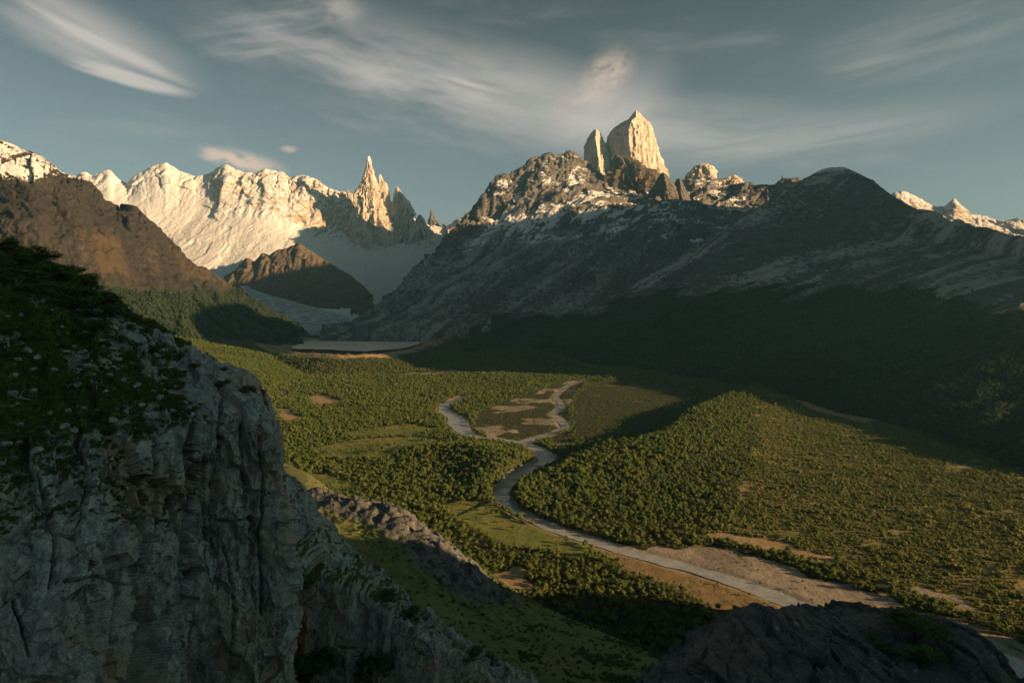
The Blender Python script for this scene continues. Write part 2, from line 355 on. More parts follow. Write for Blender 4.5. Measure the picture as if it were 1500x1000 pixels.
    out['left'] = mountain('brown_mountain', 'brown mountain with snowy top and dark wooded foot, behind the bushy hillside', lines, -300, 440, 1.4, [40, 60, 55, 70, 12], (.8, .6), [(520, 46), (170, 24), (60, 8)], [(160, 10)], mk, M_LEFT, None, [(190, 30, 1.4), (75, 15, 1.3), (32, 7, 1.2)])
    # --- grey massif under the granite towers
    crest = [(470, 492, 5900), (520, 478, 6200), (546, 462, 6400), (572, 446, 6600), (600, 416, 6900), (620, 393, 7100), (640, 369, 7300), (655, 349, 7500), (668, 336, 7600), (684, 321, 7800), (697, 312, 7900), (700, 301, 8000), (708, 290, 8000), (720, 285, 8050), (726, 270, 8100), (738, 259, 8150), (745, 263, 8150), (753, 256, 8200), (765, 250, 8250), (778, 241, 8300), (790, 238, 8300), (800, 233, 8350), (808, 230, 8350), (813, 238, 8350), (824, 233, 8400), (832, 223, 8400), (846, 231, 8400), (858, 248, 8450), (880, 266, 8500), (930, 282, 8500), (985, 278, 8500), (1000, 274, 8500), (1020, 270, 8500), (1045, 272, 8500), (1060, 277, 8400), (1085, 280, 8300), (1100, 280, 8200), (1120, 284, 8000), (1140, 270, 7900), (1152, 264, 7900), (1166, 268, 7900), (1180, 280, 7900), (1260, 300, 7900)]
    lines = [[(470, 500, 5600), (560, 500, 5500), (640, 490, 5400), (690, 490, 5200), (760, 515, 4500), (850, 525, 4200), (1000, 520, 4200), (1260, 500, 4400)],
             [(470, 498, 5700), (560, 484, 5800), (640, 460, 5900), (700, 445, 5800), (780, 435, 5500), (860, 420, 5400), (940, 400, 5400), (1040, 370, 5700), (1260, 340, 6300)],
             [(470, 496, 5800), (545, 474, 6200), (600, 446, 6500), (650, 410, 6700), (700, 385, 6900), (760, 365, 7000), (820, 350, 7000), (870, 335, 6900), (920, 322, 6800), (980, 300, 6900), (1040, 318, 7000), (1100, 318, 7000), (1260, 320, 7200)],
             [(470, 494, 5850), (546, 467, 6300), (600, 430, 6750), (650, 375, 7200), (700, 340, 7500), (760, 300, 7800), (820, 276, 7900), (860, 278, 8000), (930, 304, 7800), (980, 302, 7600), (1040, 302, 7800), (1100, 304, 7700), (1260, 310, 7700)],
             jag(crest, 6.0, 13.0, .2), [(470, 500, 6600), (700, 360, 9000), (1260, 340, 9300)]]
    def mk(G, sl, t):
        X, Y, Z = G[..., 0], G[..., 1], G[..., 2]; px, py = proj(G)
        n = fbm(X / 220, Y / 220, Z / 220, 4); led = pn(X / 900, Y / 900, Z / 46)
        low = 790 + 200 * n
        snow = ss(Z, low, low + 380) * (.50 + .28 * ss(sl, .42, .75) + .16 * led - 1.2 * (RIB['v'] - .3)) + .45 * fbm(X / 420, Y / 420, Z / 300, 3)
        snow = np.where(Z > 700, snow, -.5)
        snow = snow - .35 * ss(t, .86, .93)
        return dict(snow=snow, scree=(.42 + .55 * fbm((.75 * X - .66 * Y) / 190, Z / 2600, 8.0, 5, .6) + .2 * n) * ss(1450 - Z, 0, 300), veg=ss(330 + 90 * n - Z, -50, 50) * (px > 720))
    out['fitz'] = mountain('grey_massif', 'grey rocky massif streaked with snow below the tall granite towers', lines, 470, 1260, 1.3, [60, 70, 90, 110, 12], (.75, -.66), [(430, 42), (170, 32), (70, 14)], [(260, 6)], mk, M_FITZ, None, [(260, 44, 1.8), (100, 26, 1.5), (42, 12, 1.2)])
    # --- far snowy peaks on the right
    crest = [(1280, 300, 9000), (1310, 284, 9000), (1322, 281, 9000), (1340, 288, 9000), (1356, 298, 9000), (1372, 305, 9000), (1384, 304, 9000), (1393, 296, 9000), (1397, 293, 9000), (1408, 303, 9000), (1420, 314, 9000), (1440, 318, 9000), (1460, 325, 9000), (1478, 325, 9000), (1488, 322, 9000), (1505, 328, 9000), (1560, 310, 9000), (1700, 330, 9000)]
    lines = [[(1280, 420, 7000), (1700, 430, 7000)], [(1280, 350, 8200), (1700, 365, 8200)], jag(crest, 2.5, 3.3, .2), [(1280, 360, 10000), (1700, 380, 10000)]]
    out['far'] = mountain('far_snowy_ridge', 'distant jagged ridge with snow behind the dark slope', lines, 1280, 1700, 1.4, [20, 60, 10], (1, 0), [(220, 30)], [(150, 16), (50, 5)],
                          lambda G, sl, t: dict(snow=.25 + .5 * ss(sl, .4, .8), scree=0 * sl, veg=0 * sl - 1), M_SNOW, None, [(160, 36, 1.3), (60, 15, 1.3)])
    # --- dark rounded mountain on the right
    crest = [(640, 494, 5300), (690, 486, 5200), (760, 478, 5200), (850, 462, 5300), (900, 440, 5300), (960, 410, 5350), (1000, 381, 5400), (1040, 353, 5400), (1070, 336, 5450), (1100, 316, 5450), (1130, 295, 5500), (1160, 276, 5500), (1186, 260, 5500), (1203, 251, 5500), (1216, 248, 5500), (1236, 247, 5450), (1256, 255, 5400), (1276, 266, 5300), (1300, 285, 5150), (1326, 300, 5000), (1352, 311, 4850), (1400, 329, 4500), (1450, 344, 4100), (1500, 357, 3600), (1560, 380, 3200), (1640, 420, 2800), (1760, 500, 2400), (1900, 600, 2100)]
    lines = [[(640, 508, 4900), (700, 514, 4650), (760, 520, 4400), (850, 534, 3800), (950, 548, 3400), (1050, 560, 3000), (1120, 570, 2650), (1200, 592, 2250), (1300, 616, 1980), (1400, 650, 1650), (1500, 690, 1400), (1640, 740, 1180), (1760, 800, 1000), (1900, 850, 850)],
             [(640, 503, 5000), (700, 504, 4800), (760, 505, 4600), (850, 505, 4250), (950, 510, 3850), (1050, 510, 3500), (1120, 515, 3150), (1200, 530, 2700), (1300, 550, 2350), (1400, 570, 2000), (1500, 600, 1750), (1640, 650, 1450), (1760, 720, 1250), (1900, 790, 1000)],
             [(640, 500, 5080), (700, 496, 4950), (760, 492, 4800), (850, 480, 4600), (950, 460, 4350), (1050, 445, 4050), (1120, 450, 4000), (1200, 462, 3850), (1300, 467, 3250), (1400, 470, 2770), (1500, 474, 2400), (1640, 520, 2000), (1760, 600, 1700), (1900, 700, 1400)],
             [(640, 497, 5180), (700, 491, 5100), (760, 484, 5000), (850, 468, 4950), (950, 430, 4900), (1050, 380, 4850), (1120, 345, 4950), (1200, 325, 5000), (1300, 366, 4600), (1400, 376, 4100), (1500, 396, 3420), (1640, 455, 2450), (1760, 540, 2050), (1900, 640, 1700)],
             jag(crest, .8, 21.0), [(640, 520, 6500), (1000, 450, 7000), (1236, 380, 7300), (1500, 450, 5500), (1900, 700, 3500)]]
    def mk(G, sl, t):
        X, Y, Z = G[..., 0], G[..., 1], G[..., 2]; px, py = proj(G)
        s = -X * .22 + Y * .97
        n = fbm(X / 300, Y / 300, Z / 300, 4); f = fbm(s / 130, Z / 1400, 0, 4, .55, True)
        tl = 430 + 110 * n + 130 * f - 150 * ss(px, 1250, 1500)
        dirt = .38 + .75 * fbm(s / 220 + .3 * n, Z / 2600, 3.0, 5, .62) + .3 * n
        return dict(snow=.62 * ss(Z, 1380, 1480) * ss(-px, -1275, -1225) + .5 * ss(Z, 1150, 1400) * ss(-px, -1160, -1100) * (n + .6), scree=dirt, veg=ss(tl - Z, -25, 35))
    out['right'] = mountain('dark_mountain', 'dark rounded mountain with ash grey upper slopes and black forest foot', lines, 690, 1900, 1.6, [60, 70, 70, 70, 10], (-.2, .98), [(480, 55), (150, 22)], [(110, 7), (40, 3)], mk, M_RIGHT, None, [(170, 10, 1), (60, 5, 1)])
    return out

def spire(name, label, rows, Y, seed, material, depth=.8, snow_top=0.0, sides=6, snow_amt=0.0, crag=1.0, faces=None, res=(130, 170)):
    """granite tower built from left/right outline at each height, a faceted prism with flutes"""
    rr = np.random.default_rng(seed); a = np.array(rows, float)
    n, m = res
    py = np.linspace(a[0, 0], a[-1, 0], n); L = np.interp(py, a[:, 0], a[:, 1]); Rr = np.interp(py, a[:, 0], a[:, 2])
    L = L + 1.7 * fbm(py * .16, seed + 0 * py, 0, 4, .6, True); Rr = Rr + 1.7 * fbm(py * .16, seed + 7 + 0 * py, 0, 4, .6, True)
    ph = np.linspace(0, 2 * np.pi, m, endpoint=False)
    fi = np.sort(np.arange(sides) / sides * 2 * np.pi + rr.uniform(-.35, .35, sides)); off = rr.uniform(.86, 1.05, sides)
    if faces: fi, off = np.array([R(f) for f, _ in faces]), np.array([o for _, o in faces])
    rad = np.min([np.where(np.cos(ph - f) > .05, o / np.maximum(np.cos(ph - f), .05), 99) for f, o in zip(fi, off)], 0)
    x, y = rad * np.cos(ph), rad * np.sin(ph); x = 2 * (x - x.min()) / (x.max() - x.min()) - 1; y /= np.abs(y).max()
    c = P((L + Rr) / 2, py, Y); hw = np.maximum((Rr - L) / 2, .3) * Y / FPX
    G = np.zeros((n, m, 3)); G[..., 0] = c[:, None, 0] + hw[:, None] * x; G[..., 1] = Y + depth * (hw[:, None] * .85 + 8) * y; G[..., 2] = c[:, None, 2]
    cen = np.stack([G[..., 0] - c[:, None, 0], G[..., 1] - Y, 0 * G[..., 0]], -1); cen /= np.linalg.norm(cen, axis=-1, keepdims=True) + 1e-6
    X, YY, Z = G[..., 0], G[..., 1], G[..., 2]
    amp = np.minimum(hw, 260)[:, None]
    q = .5 + .5 * np.clip(hw / 120, 0, 1)[:, None]; w = .2 * pn(X / 60, YY / 60, Z / 90)
    h = amp * (.08 * fbm(X / 90, YY / 90, Z / 500, 5, .6, True) + .07 * fbm(X / 34, YY / 34, Z / 700, 4, .6, True) + crag * (.34 * facets(X / 110 + w, YY / 110, Z / 600 + w, seed) + .17 * facets(X / 42 + w, YY / 42, Z / 170, seed + 3) + .08 * facets(X / 18, YY / 18 + w, Z / 70, seed + 5)))
    h = h - .5 * np.abs(h).mean(1, keepdims=True) - np.maximum(h.mean(1, keepdims=True), 0)
    G = G + cen * h[..., None]
    G[..., 2] += (amp * .05) * fbm(X / 40, YY / 40, Z / 40, 4)
    G = np.concatenate([G, ], 0); cap = G[:1].mean(1, keepdims=True).repeat(m, 1); cap[..., 2] += 4; G = np.concatenate([cap, G], 0)
    sl = slope_of(G); t = np.linspace(0, 1, n + 1)[:, None]
    at = dict(snow=snow_top * ss(.12 - t, 0, .1) + snow_amt * (.3 + ss(sl, .25, .55)) + 0 * sl, scree=0 * sl, veg=0 * sl - 1)
    o = grid_obj(name, G, material, at, flip=True, wrap=True); set_props(o, label, None, None, 'structure'); return o

def build_spires():
    S = [('granite_spire', 'tallest slender granite spire with an ice cap, at the end of the snow range', [(229, 537, 541), (236, 535, 543), (246, 533.5, 545), (258, 529, 548), (268, 525, 550), (280, 518, 553), (300, 514, 560), (320, 510, 570), (345, 506, 582), (372, 503, 594), (400, 500, 600)], 9650, 1, M_GRAN, .8, .9, 6, .16),
         ('granite_spire', 'thin needle shaped spire just beside the tallest spire', [(256, 555, 557.5), (264, 553, 560), (268, 552, 564), (280, 550, 568), (300, 548, 574), (330, 545, 580), (372, 540, 590)], 9750, 2, M_GRAN, .8, .6, 5, .16),
         ('granite_spire', 'blunt slanting granite spire with a long edge sloping down to the gap', [(274, 579, 582), (282, 576, 588), (295, 574, 596), (310, 572, 603), (325, 570, 609), (345, 566, 616), (385, 558, 628)], 9700, 3, M_GRAN, .8, .3, 5, .14),
         ('granite_shoulder', 'low granite shoulder with snow strip, last step of the spire group', [(315, 611, 616), (325, 606, 622), (340, 602, 630), (360, 596, 640), (385, 585, 652)], 9800, 4, M_GRAN, .8, .2, 5, .25),
         ('rock_pinnacle', 'small pinnacle on the snowy crest before the tallest spire', [(278, 507, 509.5), (290, 503, 515), (310, 500, 521), (330, 496, 526)], 10050, 5, M_GRAN, .9, .3, 5, .2),
         ('dark_spire', 'distant dark blue spire in the gap between the two massifs', [(308, 629.5, 632), (320, 626, 637), (335, 622, 646), (350, 617, 660), (380, 612, 672)], 10900, 6, M_FITZ, .8, 0, 5, 0),
         ('dark_spire', 'small dark pinnacle in the gap, lower than the spire beside it', [(328, 647, 650), (340, 644, 656), (355, 640, 666), (380, 634, 676)], 11000, 7, M_FITZ, .8, 0, 5, 0),
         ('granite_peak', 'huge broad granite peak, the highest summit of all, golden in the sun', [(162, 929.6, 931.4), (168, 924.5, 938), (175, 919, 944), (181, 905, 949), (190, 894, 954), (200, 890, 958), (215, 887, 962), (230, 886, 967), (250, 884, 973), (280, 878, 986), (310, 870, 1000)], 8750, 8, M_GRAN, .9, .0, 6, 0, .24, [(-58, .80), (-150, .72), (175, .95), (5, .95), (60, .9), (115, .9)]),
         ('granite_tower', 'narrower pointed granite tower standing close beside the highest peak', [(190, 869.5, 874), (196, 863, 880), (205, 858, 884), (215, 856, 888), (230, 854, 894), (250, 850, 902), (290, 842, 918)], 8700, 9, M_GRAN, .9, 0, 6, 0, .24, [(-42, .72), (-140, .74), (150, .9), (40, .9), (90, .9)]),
         ('rock_buttress', 'brown rock buttress with snow patches below the highest peak', [(227, 898, 903), (232, 895, 925), (245, 893, 945), (260, 888, 962), (280, 882, 976), (300, 876, 990), (330, 868, 1004)], 8200, 10, M_NUN, .7, 0, 6, .18),
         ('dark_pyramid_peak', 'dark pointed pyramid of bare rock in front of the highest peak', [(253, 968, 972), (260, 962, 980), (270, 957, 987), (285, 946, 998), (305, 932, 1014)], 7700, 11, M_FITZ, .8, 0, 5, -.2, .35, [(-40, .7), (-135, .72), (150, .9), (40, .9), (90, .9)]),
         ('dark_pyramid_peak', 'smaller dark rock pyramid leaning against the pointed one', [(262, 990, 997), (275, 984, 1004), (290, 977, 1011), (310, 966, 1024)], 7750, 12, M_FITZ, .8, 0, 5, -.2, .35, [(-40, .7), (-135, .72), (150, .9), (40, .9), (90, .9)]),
         ('granite_tower', 'flat topped pair of granite towers past the highest peak', [(240, 1027, 1037), (244, 1013, 1043), (255, 1006, 1047), (268, 996, 1054), (300, 980, 1070)], 8650, 13, M_GRAN, .8, 0, 7, .12),
         ('granite_tower', 'low toothed granite tower at the end of the golden skyline', [(257, 1070, 1078), (262, 1059, 1086), (270, 1050, 1092), (295, 1036, 1104)], 8500, 14, M_GRAN, .8, 0, 6, .15),
         ('rock_pinnacle', 'rock tooth on the massif crest nearest the granite tower', [(223, 830, 834), (230, 825, 842), (242, 820, 850), (270, 812, 860)], 8300, 15, M_FITZ, .9, 0, 5, .15),
         ('rock_pinnacle', 'small golden tooth midway along the massif crest', [(229, 806, 810), (236, 802, 815), (250, 797, 820)], 8330, 16, M_GRAN, .9, 0, 5, 0),
         ('rock_pinnacle', 'dark tooth low on the massif crest above the gap', [(255, 737, 740), (262, 734, 744), (276, 730, 752)], 8120, 17, M_FITZ, .9, 0, 5, .1)]
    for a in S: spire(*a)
    rr = np.random.default_rng(99); cl = [(640, 369, 7300), (668, 336, 7600), (697, 312, 7900), (708, 290, 8000), (726, 272, 8100), (745, 264, 8150), (765, 252, 8250), (790, 240, 8300), (813, 240, 8350), (846, 236, 8400), (858, 248, 8450)]
    cr = [(1000, 274, 8450), (1045, 272, 8450), (1060, 277, 8400), (1085, 280, 8300), (1120, 284, 8000), (1150, 268, 7900), (1180, 282, 7900)]
    for line, xs in ((cl, [655, 671, 690, 703, 712, 722, 731, 749, 758, 769, 780, 789, 798, 818, 826, 842, 851]), (cr, [1003, 1050, 1062, 1092, 1101, 1110, 1132, 1146, 1158, 1168])):
        for x in xs:
            y, Y = lin(line, x); h = rr.uniform(5, 13); w = rr.uniform(5, 10); k = rr.uniform(-2, 2)
            spire('rock_pinnacle', 'jagged dark rock tooth on the crest of the grey massif', [(y - h, x - .6 + k, x + .8 + k), (y - .55 * h, x - .34 * w, x + .3 * w), (y, x - .6 * w, x + .65 * w), (y + 16, x - 1.1 * w, x + 1.2 * w)], Y - 25, int(x), M_FITZ if rr.random() < .75 else M_NUN, 1.0, 0, 5, .1, .8, None, (34, 40))
MT = build_mountains()
build_spires()
#--VALLEY--
# ------------------------------------------------------------------ valley floor
FS = .0208
def FY(px, py, h=0.0):
    py = np.asarray(py, float); yc = (500 - py) / FPX; v = -(-SP + yc * CP) / (CP + yc * SP)
    return (ZC + FS * 700 - h) / (v + FS)
def F(px, py, h=0.0):
    """plan point on the (raised by h) valley plane seen at a photo pixel"""
    p = P(px, py, FY(px, py, h)); return p[..., 0], p[..., 1]
def poly(pts): return [tuple(float(c) for c in F(a, b)) for a, b in pts]
def fline(pts):
    """[(px,py,h)] -> [(x,y,z)] crest line standing h above the valley plane"""
    out = []
    for a, b, h in pts:
        x, y = F(a, b, h); out.append((float(x), float(y), FS * (float(y) - 700) + h))
    return np.array(out)
GROVE = fline([(775, 712, 5), (815, 690, 14), (850, 668, 27), (890, 650, 34), (930, 645, 37), (975, 634, 38), (1000, 618, 36), (1018, 600, 36), (1050, 586, 32), (1085, 573, 24), (1125, 560, 13), (1180, 548, 5)])
KNOLL = fline([(560, 660, 8), (640, 655, 18), (690, 652, 26), (733, 668, 24), (738, 700, 12)])
MOR = P(*np.array([(385, 503, 4500), (410, 510, 4100), (440, 516, 3700), (500, 519, 3420), (560, 517, 3550), (600, 511, 3950), (640, 499, 4700), (665, 487, 5300), (690, 476, 5600), (715, 490, 5200), (760, 508, 4300), (830, 526, 3600)], float).T)
MOR2 = fline([(372, 488, 60), (400, 486, 60), (440, 487, 40), (520, 488, 20), (620, 489, 25)])
ZL = 130.0
def level(px, py, z):
    yc = (500 - py) / FPX; v = -(-SP + yc * CP) / (CP + yc * SP); p = P(px, py, (ZC - z) / v); return float(p[0]), float(p[1])
LAKE = [level(a, b, ZL) for a, b in [(432, 507), (442, 500), (468, 497), (530, 495.6), (600, 495.4), (626, 496.5), (618, 500), (600, 507), (575, 511.5), (540, 514.5), (490, 513), (455, 510.5)]]
def ragged(pl, k, ax, ay):
    out = []
    for i, (a, b) in enumerate(zip(pl, pl[1:] + pl[:1])):
        for t in np.arange(k) / k:
            s = 7.1 * (i + t); out.append((a[0] + t * (b[0] - a[0]) + ax * float(fbm(np.array(s * .21), np.array(1.5), 0, 3)), a[1] + t * (b[1] - a[1]) + ay * float(fbm(np.array(s * .21), np.array(8.5), 0, 3))))
    return out
LAKE = ragged(LAKE, 5, 70, 160)
RIV = [(1560, 1010, 46), (1480, 972, 46), (1400, 950, 40), (1300, 922, 30), (1190, 893, 25), (1130, 870, 25), (1060, 845, 24), (1000, 828, 24), (940, 812, 24), (880, 795, 23), (830, 780, 22), (790, 765, 22), (757, 749, 23), (740, 737, 24), (733, 726, 26), (742, 712, 30), (762, 697, 36), (786, 684, 42), (801, 675, 46), (798, 664, 42), (783, 655, 38), (762, 648, 36), (735, 644, 32), (700, 641, 34), (680, 633, 44), (671, 620, 52), (666, 610, 54), (652, 602, 40), (650, 595, 34), (662, 587, 28), (684, 579, 22), (715, 572, 16), (735, 568, 12)]
RIV2 = [(764, 648, 36), (790, 640, 30), (815, 632, 26), (829, 625, 24), (818, 612, 22), (809, 606, 20), (822, 598, 20), (820, 588, 20), (812, 580, 20), (830, 566, 20), (846, 559, 22), (860, 556, 18)]
def rline(r):
    a = np.array(r, float); x, y = F(a[:, 0], a[:, 1])
    t = np.arange(len(a)); tt = np.linspace(0, len(a) - 1, len(a) * 7)
    p = np.stack([x, y, a[:, 2]], 1); q = cat_rows(p[:, None, :], [4] * (len(a) - 1))[:, 0]
    return q
RL1, RL2 = rline(RIV), rline(RIV2)
PG = dict(
    gravel=[poly([(935, 806), (1030, 798), (1110, 815), (1200, 845), (1290, 872), (1345, 895), (1420, 915), (1560, 960), (1560, 1010), (1400, 965), (1190, 900), (1060, 850), (960, 820)]),
            poly([(690, 628), (700, 605), (738, 588), (790, 572), (830, 558), (862, 552), (846, 575), (832, 600), (838, 622), (806, 634), (765, 644), (720, 640)]),
            poly([(545, 550), (600, 545), (660, 541), (722, 546), (660, 549), (600, 551)]),
            poly([(636, 600), (650, 588), (684, 577), (688, 580), (665, 592), (650, 606)]),
            poly([(760, 628), (800, 622), (812, 632), (770, 642)]), poly([(806, 640), (835, 634), (842, 650), (815, 662)]),
            poly([(1335, 858), (1375, 866), (1440, 896), (1425, 898), (1370, 878), (1330, 866)])],
    sand=[poly([(1028, 784), (1060, 779), (1120, 789), (1180, 803), (1232, 819), (1225, 828), (1150, 809), (1060, 792)]),
          poly([(404, 596), (425, 600), (446, 615), (426, 618), (408, 610)]), poly([(450, 580), (470, 576), (500, 588), (482, 595), (460, 592)]),
          poly([(1150, 582), (1200, 592), (1292, 615), (1270, 620), (1190, 603)]), poly([(700, 842), (760, 832), (778, 862), (742, 872)]),
          poly([(506, 534), (520, 532), (534, 540), (510, 543)]), poly([(640, 600), (660, 583), (690, 576), (686, 580), (660, 590), (648, 604)])],
    meadow=[poly([(462, 655), (520, 643), (610, 638), (650, 646), (610, 660), (560, 676), (490, 672)]), poly([(500, 632), (600, 620), (655, 628), (610, 637), (520, 640)]),
            poly([(640, 742), (700, 733), (770, 765), (850, 795), (920, 815), (880, 822), (800, 805), (740, 800), (690, 770)]),
            poly([(440, 690), (500, 698), (540, 715), (500, 722), (450, 705)])],
    dry=[poly([(860, 795), (960, 818), (1060, 852), (1180, 900), (1230, 960), (1100, 905), (1000, 868), (920, 840)])],
    flat=[poly([(845, 575), (900, 556), (960, 556), (1040, 580), (1000, 615), (920, 640), (860, 650), (835, 640)])],
    plain=[poly([(1115, 566), (1165, 582), (1290, 612), (1400, 655), (1530, 690), (1700, 760), (1700, 1000), (1520, 935), (1430, 905), (1330, 866), (1230, 832), (1060, 795), (1000, 800), (1040, 770), (1092, 735), (1106, 690), (1112, 630)])])
def zfloor(x, y):
    x = np.asarray(x, float); y = np.asarray(y, float)
    z = FS * (y - 700) + 3.0 * fbm(x / 220, y / 220, 0, 3) + .7 * fbm(x / 40, y / 40, 1, 3)
    lr = np.maximum(0, -(x + .2 * y + 330)); z = z + .16 * lr + 22 * ss(lr, 0, 600) * fbm(x / 260, y / 260, 2, 3)
    d, v, s = seg_dist(x, y, GROVE); h = v[..., 0] - FS * (y - 700)
    left = s > 0
    z = z + np.where(left, np.maximum(0, h - .5 * d), h * np.exp(-(d / 170) ** 2))
    pl = np.zeros(x.shape, bool)
    for p in PG['plain']: pl |= in_poly(x, y, p)
    z = z + 0
    d, v, s = seg_dist(x, y, KNOLL); h = v[..., 0] - FS * (y - 700); z = z + np.maximum(0, h) * np.exp(-(d / 75) ** 2)
    for L, sl in ((MOR, .34), (MOR2, .4)):
        d, v, s = seg_dist(x, y, L); zz = v[..., 0] - sl * d + 6 * fbm(x / 120, y / 120, 5, 4); z = np.maximum(z, zz)
    lk = in_poly(x, y, LAKE); z = np.where(lk, ZL - 14, z)
    for L in (RL1, RL2):
        d, v, s = near_dist(x, y, L); w = v[..., 0] / 2
        c = ss(w + 14 - d, 0, 14); z = z * (1 - c) + c * (FS * (y - 700) - 2.2)
    return z
def cover(x, y):
    m = {}
    wx = x + 9 * pn(x / 30, y / 30, 3) + 3 * pn(x / 9, y / 9, 7); wy = y * (1 + .012 * pn(x / 35, y / 60, 4)) + 9 * pn(x / 30, y / 30, 5)
    for k, ps in PG.items():
        a = np.zeros(x.shape, bool)
        ww = (wx + 38 * fbm(x / 110, y / 110, 31, 4), wy + 38 * fbm(x / 110, y / 110, 37, 4)) if k in ('plain', 'flat') else (wx, wy)
        for p in ps: a |= in_poly(*ww, p)
        m[k] = a
    d1, v1, _ = near_dist(x, y, RL1); d2, v2, _ = near_dist(x, y, RL2)
    m['river'] = np.minimum(d1 - v1[..., 0] / 2, d2 - v2[..., 0] / 2)
    m['lake'] = in_poly(x, y, LAKE)
    d, v, s = seg_dist(x, y, MOR); m['moraine'] = d
    dl = np.full(x.shape, 1e9); dl, _, _ = seg_dist(x, y, np.array([(a, b, 0) for a, b in LAKE + LAKE[:1]])); m['dlake'] = dl
    return m

def mat_valley():
    m, g, b = principled('valley_ground'); o = g.obj()
    n1 = g.noise(o, .012, 6, .6); n2 = g.noise(o, .07, 5, .65); n3 = g.noise(o, .6, 4, .6)
    forest = g.mix(n2, (.022, .028, .012), (.05, .052, .02))
    grass = g.mix(g.step(n1, .35, .65), (.10, .145, .034), (.17, .165, .05)); grass = g.mix(g.step(n2, .55, .75), grass, (.05, .06, .02))
    dry = g.mix(g.step(n2, .3, .7), (.17, .125, .06), (.24, .175, .085)); plain = g.mix(g.step(n2, .35, .65), (.25, .20, .09), (.13, .125, .045))
    gs = g.noise(g.mapv(o, (.02, .006, .02), (0, 0, .55)), 1.0, 6, .65)
    gravel = g.mix(g.step(gs, .35, .65), (.20, .17, .14), (.30, .26, .21)); gravel = g.mix(g.step(g.noise(g.mapv(o, (.03, .008, .03), (0, 0, .55)), 1.0, 5, .7), .57, .68), gravel, (.075, .075, .035))
    sand = g.mix(n2, (.25, .18, .10), (.32, .235, .14))
    jit = g.m('MULTIPLY', g.m('SUBTRACT', n2, .5), .8)
    c = forest
    for a, col in (('grass', grass), ('plainf', plain), ('dry', dry), ('gravel', gravel), ('sand', sand)):
        c = g.mix(g.step(g.m('ADD', g.attr(a), jit), .4, .6), c, col)
    g.L.new(c, b.inputs['Base Color']); b.inputs['Roughness'].default_value = .95
    g.L.new(g.bump(g.m('ADD', n2, g.m('MULTIPLY', n3, .3)), .7, 3.0), b.inputs['Normal'])
    return m
